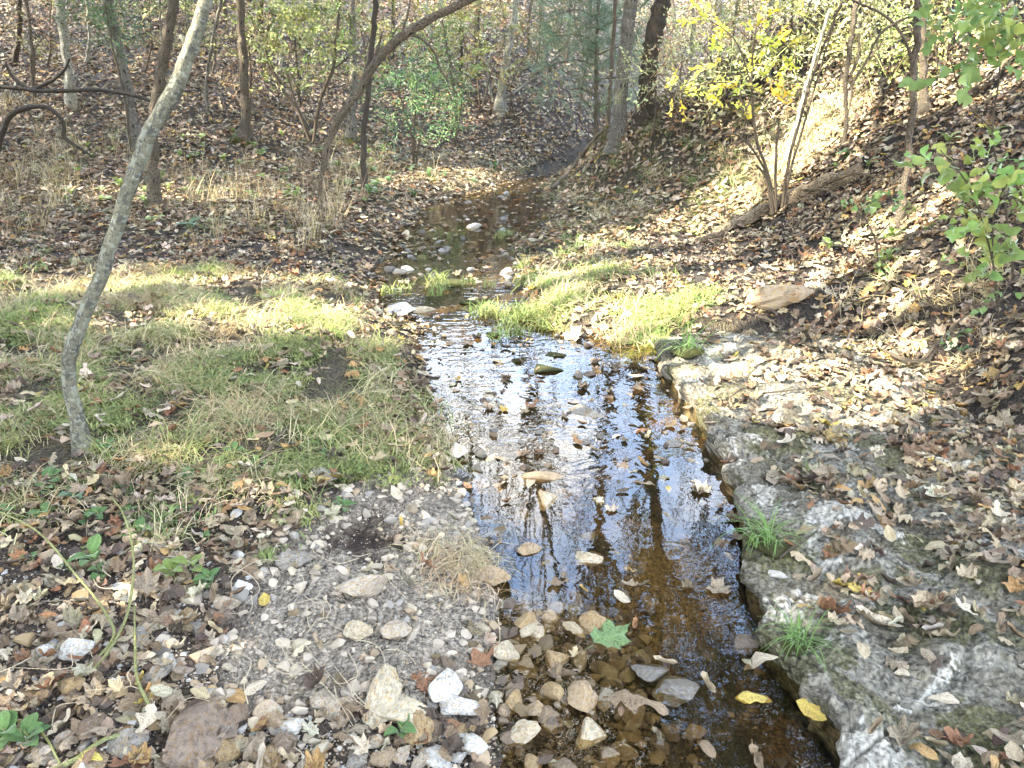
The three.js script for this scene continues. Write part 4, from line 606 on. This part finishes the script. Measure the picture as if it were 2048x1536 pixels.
{
  const r = mulberry(77), lawn = thing('grass', 'low matted green and straw-coloured grass on both banks', 'grass'); lawn.userData.kind = 'stuff';
  const shapes = [tuftGeo(1, 26, 0.11, 0.0014, 0.9, 1.4), tuftGeo(2, 22, 0.15, 0.0012, 1.25, 1.6), tuftGeo(3, 30, 0.09, 0.0016, 0.6, 1.2), stiltGeo(4), stiltGeo(44), tuftGeo(5, 14, 0.4, 0.0016, 0.35, 2), tuftGeo(6, 18, 0.19, 0.0011, 1.5, 2.4)], cp = shapes.map(() => new Copies());
  const green = [[0.15, 0.185, 0.05], [0.2, 0.235, 0.07], [0.12, 0.155, 0.045], [0.25, 0.26, 0.08]], straw = [[0.42, 0.34, 0.17], [0.5, 0.42, 0.24], [0.34, 0.25, 0.13]], fresh = [[0.22, 0.28, 0.07], [0.3, 0.33, 0.09], [0.17, 0.25, 0.06]];
  const put = (x, z, kind, tint, s) => cp[kind].add(V(x, surf(x, z) - 0.004, z), basis(normalAt(x, z, 0.1), r() * 6.28, 0.3, r), s * (kind === 3 || kind === 4 ? 0.66 : 1) * (0.75 + 0.5 * r()), jitter(tint, r, 0.3));
  for (let i = 0; i < 60000; i++) {
    const nearHalf = r() < 0.62, d = nearHalf ? 1.9 + 3.7 * r() : 4 + 8 * r(), x = nearHalf ? -4.2 + 6.2 * r() : -9 + 13 * r(), z = -d, zo = zones(x, z); if (zo.bed || onLedge(x, d)) continue;
    const clump = 0.5 + fbm(x * 1.8 + 3, z * 1.8, 3); const rb = x > streamR(d); let k = zo.grass * sm(0.4, 0.85, clump) * (d > 6 ? 0.5 : rb ? 0.42 : 0.95); if (r() > k) continue;
    const rightBank = x > streamR(d), dry = fbm(x * 1.1 + 40, z * 1.1, 3) + (r() - 0.5) * 1.1 > (rightBank ? (d > 6.8 ? -0.1 : 0.25) : d < 4 ? 0.24 : -0.02) || (zo.s > -3 && r() < 0.25);
    const tint = dry ? pick(r, straw) : (rightBank && d < 6.8) || (d > 4 && d < 5.4) ? pick(r, fresh) : pick(r, green), kind = dry ? pick(r, [1, 6, 1, 6]) : d < 3.8 && !rightBank ? pick(r, [0, 3, 4, 1, 3, 4]) : pick(r, [0, 2, 1, 0]);
    put(x, z, kind, tint, rightBank && d < 6.8 ? 1.0 : d > 6 ? 1.1 : 0.84);
  }
  for (let i = 0; i < 500; i++) { const d = 6.2 + 4.5 * r(), x = -8 + 7.2 * r(); if (x > streamL(d) - 0.4 || fbm(x * 0.6, d * 0.6, 2) < -0.12) continue; put(x, -d, 5, pick(r, straw), 0.85); }
  for (let i = 0; i < 900; i++) { const d = 6.6 + 6 * r(), x = streamR(d) + 2.4 * r() + 0.1; put(x, -d, pick(r, [1, 6, 0, 2]), pick(r, straw.concat(green, green)), 0.75); }
  for (let i = 0; i < 34; i++) { const p = hit(1500 + 540 * r(), 440 + 330 * r()); if (zones(p.x, p.z).rr < -0.2) continue; put(p.x, p.z, pick(r, [1, 6]), pick(r, straw), 0.85); }
  for (let i = 0; i < 40; i++) { const p = hit(870 + 100 * r(), 1090 + 100 * r()); put(p.x, p.z, 6, pick(r, straw), 0.7); }
  for (let i = 0; i < 120; i++) { const p = hit(660 + 260 * r(), 800 + 130 * r()); if (p.x < streamL(-p.z)) put(p.x, p.z, 6, pick(r, straw.concat(green)), 1); }
  for (const [px, py, n] of [[870, 600, 4], [790, 592, 3], [985, 645, 9], [1060, 640, 16], [1010, 660, 4], [880, 585, 3], [955, 582, 3], [1000, 480, 4], [1100, 625, 16], [1020, 690, 4]]) for (let i = 0; i < n; i++) { const p = hit(px + 60 * (r() - 0.5), py + 18 * (r() - 0.5)); p.y = Math.max(p.y, waterLevel(-p.z)); cp[2].add(p, basis(UP, r() * 6.28, 0.3, r), 0.9 + 0.5 * r(), jitter(pick(r, fresh.concat(green)), r, 0.3)); }
  for (let i = 0; i < 150; i++) { const t = r(), p = hit(lerp(1500, 1710, t) + 70 * (r() - 0.5), lerp(420, 190, t) + 30 * (r() - 0.5)); put(p.x, p.z, pick(r, [1, 6, 2]), pick(r, straw), 1.2); }
  cp.forEach((c, i) => c.build('blades', shapes[i], M.grass, lawn));
  const ledgeTuft = (px, py, label, seed, s) => { const p = hit(px, py), o = thing('grass_tuft', label, 'grass tuft', p); const g = tuftGeo(seed, 60, 0.15, 0.0016, 0.75, 1.1); g.scale(s, s, s); part('blades', g, phys({ color: lin(0.16, 0.28, 0.06), transmission: 0.3 }), o); const m = stoneGeo(900 + seed, 2); m.scale(0.085 * s, 0.028 * s, 0.085 * s); part('moss', m, M.moss, o); };
  ledgeTuft(1528, 1085, 'green grass tuft on a moss cushion beside the curved stick on the ledge', 21, 1);
  ledgeTuft(1598, 1290, 'small green grass tuft on moss below the rust-red leaf', 22, 0.85);
  ledgeTuft(1628, 955, 'thin wisp of grass beside a big lobed leaf on the ledge', 23, 0.5);
  ledgeTuft(1375, 705, 'dark green grass tuft overhanging the pool at the ledge end', 24, 1.3);
  console.log('grass', cp.map((c) => c.m.length).join());
}
// moss cushions in the riffle
for (const [px, py, w, label] of [[900, 578, 60, 'round mossy hummock in the narrow stream'], [1105, 735, 44, 'flat mossy stone in the riffle'], [1090, 762, 60, 'dark mossy hump at the head of the pool'], [1035, 740, 34, 'small mossy lump beside the flat mossy stone'], [985, 690, 36, 'yellow-topped mossy lump in the shallows'], [935, 620, 30, 'thin moss patch by the knobbly white rock'], [570, 455, 60, 'mossy mound on the litter-covered flat']]) { const p = hit(px, py), k = project(p)[2] / FPX, g = stoneGeo(700 + px, 3); const m = solo('moss_hummock', g, M.moss, label, 'moss'); p.y = Math.max(p.y, waterLevel(-p.z)); m.position.copy(p); m.scale.set(w * k * 0.62, 0.022, w * k * 0.5); }

// ---------------------------------------------------------------- small green plants
{
  const r = mulberry(31);
  const leaflet = stripLeaf(oval(0.3), 6, 0.6, -0.35, 0.02, 71);
  const mats = { green: phys({ color: lin(0.13, 0.24, 0.07), transmission: 0.3, map: leafMap }), blue: phys({ color: lin(0.12, 0.21, 0.10), transmission: 0.25, map: leafMap }), lime: phys({ color: lin(0.27, 0.36, 0.08), transmission: 0.4, map: leafMap }) };
  const plant = (px, py, n, s, key, label, group) => {
    const p = hit(px, py), o = thing('seedling', label, 'plant', p, group), h = s * (0.6 + 0.6 * r());
    part('stem', tube([V(0, -0.01, 0), V(0.01, h * 0.5, 0), V(0, h, 0)], [0.003, 0.0025, 0.002], { radial: 5, per: 0.03, rough: 0 }), M.greenStem, o);
    for (let i = 0; i < n; i++) { const m = part('leaf', leaflet, mats[key], o); m.position.set(0, h * (0.5 + 0.5 * i / n), 0); const q = s * (0.75 + 0.5 * r()); m.scale.set(q, q, q); m.rotation.set(-0.1 - 0.5 * r(), i * 2.3 + r(), (r() - 0.5) * 0.4, 'YXZ'); }
  };
  plant(190, 1135, 5, 0.06, 'green', 'broad-leaved green seedling among dead leaves near the arching stem');
  plant(60, 1500, 7, 0.05, 'green', 'green leafy plant at the start of the short curving stem'); plant(15, 1490, 5, 0.05, 'green', 'light-tipped green plant over the gravel'); plant(345, 1165, 6, 0.055, 'lime', 'yellow-green seedling at the edge of the grass'); plant(800, 1475, 4, 0.05, 'green', 'three-leaved green seedling in the gravel beside the orange stone'); plant(385, 1150, 4, 0.06, 'lime', 'bright lime seedling beside the yellow-green one');
  plant(150, 1010, 6, 0.05, 'blue', 'bluish green plant at the foot of the leaning tree'); plant(95, 975, 5, 0.06, 'green', 'tall leafy green plant left of the leaning tree foot'); plant(90, 1040, 5, 0.055, 'green', 'green plant with upright leaves by a tan leaf'); plant(380, 470, 7, 0.11, 'blue', 'dark leafy plant on the litter flat below the mossy-based trunk'); plant(310, 450, 6, 0.09, 'lime', 'pale yellow-green sprig at the mossy trunk base'); plant(1690, 320, 5, 0.1, 'green', 'dark fern-like plant beside the slim wavy trunk');
  for (const [x0, x1, y0, y1, n, s, key, zone] of [[0, 700, 850, 1050, 26, 0.035, 'green', 'green seedling in the grass around the leaning tree'], [0, 420, 1030, 1180, 16, 0.035, 'green', 'green seedling among leaves before the grass'], [120, 780, 260, 410, 100, 0.075, 'lime', 'pale green weed on the flat below the hillside'], [700, 1000, 340, 400, 18, 0.1, 'green', 'green weed near the far end of the stream'], [1500, 2040, 200, 620, 18, 0.07, 'lime', 'small light green plant on the littered slope']])
    for (let i = 0; i < n; i++) { const x = lerp(x0, x1, r()), y = lerp(y0, y1, r()), p = hit(x, y); if (p.x > streamL(-p.z) && p.x < streamR(-p.z)) continue; plant(x, y, 4 + Math.floor(3 * r()), s * (0.7 + 0.6 * r()), key, zone, zone.replace(/^\S+ \S+ /, 'plants ')); }
}
console.log('plants');

// ---------------------------------------------------------------- fallen leaves
{
  const r = mulberry(88), all = [];
  const density = (x, d) => {
    const z = -d, l = streamL(d), rr = x - toeR(d), zo = zones(x, z), pat = 0.55 + 0.9 * fbm(x * 1.3 + 8, z * 1.3, 3);
    if (x > l && x < streamR(d)) return d > 4.5 ? (x < l + 0.14 + 0.16 * n2(d * 1.5, 2) ? 300 : 46) : d > 2.4 ? 44 : 26;
    if (onLedge(x, d) && rr < -0.05) return 900 * clamp(pat * 1.1 - 0.2 + 0.6 * sm(0.4, 1.1, x - lip(d)), 0.06, 1) * sm(0.02, 0.3, x - lip(d));
    if (rr > -0.2) return 1350 * clamp(pat, 0.55, 1) * (d > 7.5 ? 0.6 : 1);
    if (x < l) { if (zo.sand > 0.4) return 60; if (d < 2.5) return 900 * clamp(pat + 0.45 * sm(-0.2, -0.8, x), 0.25, 1); if (zo.grass > 0.35 && d < 5.4) return 420 * clamp(pat, 0.3, 1); if (d < 9) return 980 * clamp(pat, 0.4, 1); }
    return 540;
  };
  const sow = (n, xa, xb, da, db, most) => { for (let i = 0; i < n; i++) { const d = lerp(da, db, r()), x = lerp(xa, xb, r()); const q = project(V(x, H(x, -d, false), -d)); if (q[0] < -260 || q[0] > 2310 || q[1] < -260 || q[1] > 1750) continue; if (r() * most < density(x, d)) all.push([x, d]); } };
  sow(1350 * 6.8 * 3.3, -3.4, 3.4, 0.75, 4, 1350); sow(1350 * 14 * 6, -7, 7, 4, 10, 1350); sow(540 * 38 * 16, -20, 18, 10, 26, 540);
  const keys = ['brown', 'brown', 'tan', 'tan', 'beige', 'russet', 'dark_brown', 'mauve_brown', 'mauve_brown', 'tan', 'beige', 'brown', 'dark_brown', 'brown', 'tan', 'mauve_brown', 'golden'];
  const items = all.map(([x, d]) => { const far = d > 6.5, w = r() < 0.012 ? 'yellow' : pick(r, keys), k = far ? Math.floor(r() * 4) : pick(r, [0, 1, 2, 2, 4, 4, 5, 5, 6, 6, 6, 7, 7, 8, 9, 9, 10, 10]), s = (0.04 + 0.042 * r() * r() + 0.014 * r()) * (far ? 1.25 : LEAVES[k][2]) * (d < 2.6 && x < 0.4 ? 0.85 : 1); return { x, d, far, w, k, s, a: s / Math.hypot(x, d, EYE) }; });
  // leaves that can be recognised: [px, py, size px, shape, tint, yaw, label]
  for (const [px, py, s, k, w, yaw, label, lift] of [[1215, 1335, 100, 3, 'green', 2.2, 'fresh green lobed leaf lying on wet stones at the water edge', 0.05], [1570, 962, 120, 3, 'mauve_brown', 2.6, 'large flat mauve-brown lobed leaf on the ledge'], [1660, 1225, 80, 2, 'russet', 0.5, 'rust-red curled leaf on the ledge above the small tuft'], [1262, 1450, 130, 9, 'brown', 1.3, 'big brown oak leaf half in the water by the gravel bar', 0.05], [850, 1365, 90, 1, 'russet', 0.2, 'red-brown lobed leaf beside the white orange-patched stone'], [960, 1330, 90, 8, 'russet', 2.4, 'rusty oak leaf draped over the gravel bar stones'], [930, 1470, 130, 9, 'mauve_brown', 1.4, 'long dull brown oak leaf below the white wedge'], [1845, 1215, 46, 3, 'yellow', 0.4, 'clear yellow leaf on the ledge'], [1498, 1435, 76, 5, 'yellow', 1.5, 'spotted yellow leaf floating in the shallows'], [1620, 1440, 66, 4, 'yellow', 0.7, 'yellow leaf against the ledge foot in the water'], [1282, 965, 40, 6, 'golden', 0.4, 'orange leaf upright in the pool'], [540, 815, 52, 4, 'golden', 0.6, 'golden leaf standing in the grass near the stream'], [545, 845, 50, 1, 'russet', 2, 'rusty leaf under the golden leaf in the grass'], [1505, 1372, 76, 7, 'beige', 1.3, 'white-backed leaf floating by the ledge'], [1145, 682, 50, 0, 'beige', 1.3, 'pale lobed leaf in the shallows before the sunny grass'], [1650, 888, 74, 8, 'golden', 1.6, 'ochre oak leaf stretched on the ledge'], [1240, 1232, 44, 4, 'beige', 0.7, 'pale yellow leaf floating on the golden shallows'], [1745, 1255, 90, 6, 'beige', 1.1, 'curled buff leaf beside the rust-red leaf'], [1890, 1405, 70, 7, 'beige', 1.2, 'pale buff leaf on the bare end of the ledge'], [1145, 1275, 60, 5, 'tan', 0.8, 'tan leaf resting against the amber-white stone'], [265, 905, 66, 0, 'golden', 0.4, 'ochre lobed leaf in the grass by the leaning tree'], [425, 975, 44, 2, 'russet', 0.9, 'cupped rusty leaf in the grass below the stick'], [530, 1210, 44, 4, 'yellow', 0.3, 'yellow leaf upright on the pale gravel'], [470, 1400, 70, 7, 'golden', 1.3, 'yellow-tan leaf beside the angular slab'], [1410, 1410, 60, 6, 'tan', 0.2, 'curled pair of tan leaves in the shallow water'], [1790, 1330, 60, 1, 'mauve_brown', 1.8, 'dull mauve leaf with torn centre on the ledge']]) {
    const p = hit(px, py), sz = s * project(p)[2] / FPX; p.y = Math.max(p.y, waterLevel(-p.z)) + 0.012 + (lift || 0);
    const m = solo('fallen_leaf', LEAVES[k][0], tintMats[w], label, 'leaf'); m.position.copy(p); m.quaternion.copy(basis(normalAt(p.x, p.z, 0.08), yaw, 0.3, r)); m.scale.setScalar(sz);
  }
  items.sort((a, b) => b.a - a.a);
  const heap = thing('leaf_litter', 'brown and tan fallen leaves covering the banks and hillsides', 'leaves'); heap.userData.kind = 'stuff';
  const near = LEAVES.map(() => new Copies()), far = FARLEAVES.map(() => new Copies());
  let made = 0;
  for (const { x, d, far: f, w, k, s } of items) {
    const z = -d; let y = surf(x, z); const wet = x > streamL(d) && x < streamR(d), n = normalAt(x, z, 0.07); if (wet) y = Math.max(y, waterLevel(d));
    const lift = wet ? 0.004 : d < 5.4 && d > 2.2 && x < streamL(d) && r() < 0.6 ? 0.02 + 0.04 * r() : s * (0.1 + 0.28 * r()) + (f ? 0.015 : d < 2.5 && x < streamL(d) ? 0.004 + 0.016 * r() : 0), p = V(x, y, z).addScaledVector(n, lift), q = basis(wet ? UP : n, r() * 6.28, wet ? 0.12 : 0.9, r);
    if (!f && made < 274) { made++; const at = where(x, z), m = solo('fallen_leaf', LEAVES[k][0], tintMats[w], `${w.replace('_', ' ')} ${LEAVES[k][1]} leaf fallen ${at}`, 'leaf', `fallen leaves ${at}`); m.position.copy(p); m.quaternion.copy(q); m.scale.setScalar(s); continue; }
    (f ? far : near)[k].add(p, q, s, jitter(leafTints[w], r, 0.3));
  }
  near.forEach((c, i) => c.build('leaves', LEAVES[i][0], M.litter, heap)); far.forEach((c, i) => c.build('leaves', FARLEAVES[i], M.litter, heap));
  console.log('leaves', items.length);
  // twigs in the litter
  for (let i = 0; i < 70; i++) { const px = r() < 0.65 ? 1450 + 600 * r() : 100 + 620 * r(), py = px > 1400 ? 330 + 480 * r() : 400 + 130 * r(), a = hit(px, py, 0.03), an = r() * 6.28, L = 0.12 + 0.4 * r(), e = a.clone().add(V(Math.cos(an) * L, 0, Math.sin(an) * L)); e.y = surf(e.x, e.z) + 0.04; const mid = a.clone().lerp(e, 0.5).add(V(0.03 * (r() - 0.5), 0.03 * r(), 0.03 * (r() - 0.5))); mid.y = Math.max(mid.y, surf(mid.x, mid.z) + 0.02); const rt = px > 1400; solo('twig', tube([a, mid, e], [0.005, 0.004, 0.002], { radial: 5, per: 0.05 }), M.twig, rt ? 'thin dry twig lying in the slope litter' : 'thin dry twig on the leafy flat beyond the grass', 'twig', rt ? 'twigs on the slope' : 'twigs on the flat'); }
}
{
  const r = mulberry(515), straw = std({ color: lin(0.44, 0.36, 0.24) });
  for (let i = 0; i < 46; i++) { const a = hit(40 + 960 * r(), 1090 + 430 * r(), 0.03); if (a.x > streamL(-a.z)) continue; const an = r() * 6.28, L = 0.06 + 0.16 * r(), pts = [0, 0.35, 0.7, 1].map((t) => { const x = a.x + Math.cos(an + t * 1.2 * (r() - 0.2)) * L * t, z = a.z + Math.sin(an + t) * L * t; return V(x, surf(x, z) + 0.022 + 0.025 * r(), z); }); solo('straw_stalk', tube(pts, [0.0014, 0.0013, 0.0011, 0.0007], { radial: 4, per: 0.02, rough: 0 }), straw, 'thin pale straw stalk lying across the gravel and leaves', 'straw', 'straw stalks on the gravel'); }
}
scene.traverse((o) => { if (o.isMesh) { o.castShadow = true; o.receiveShadow = true; } });
renderer.render(scene, camera);
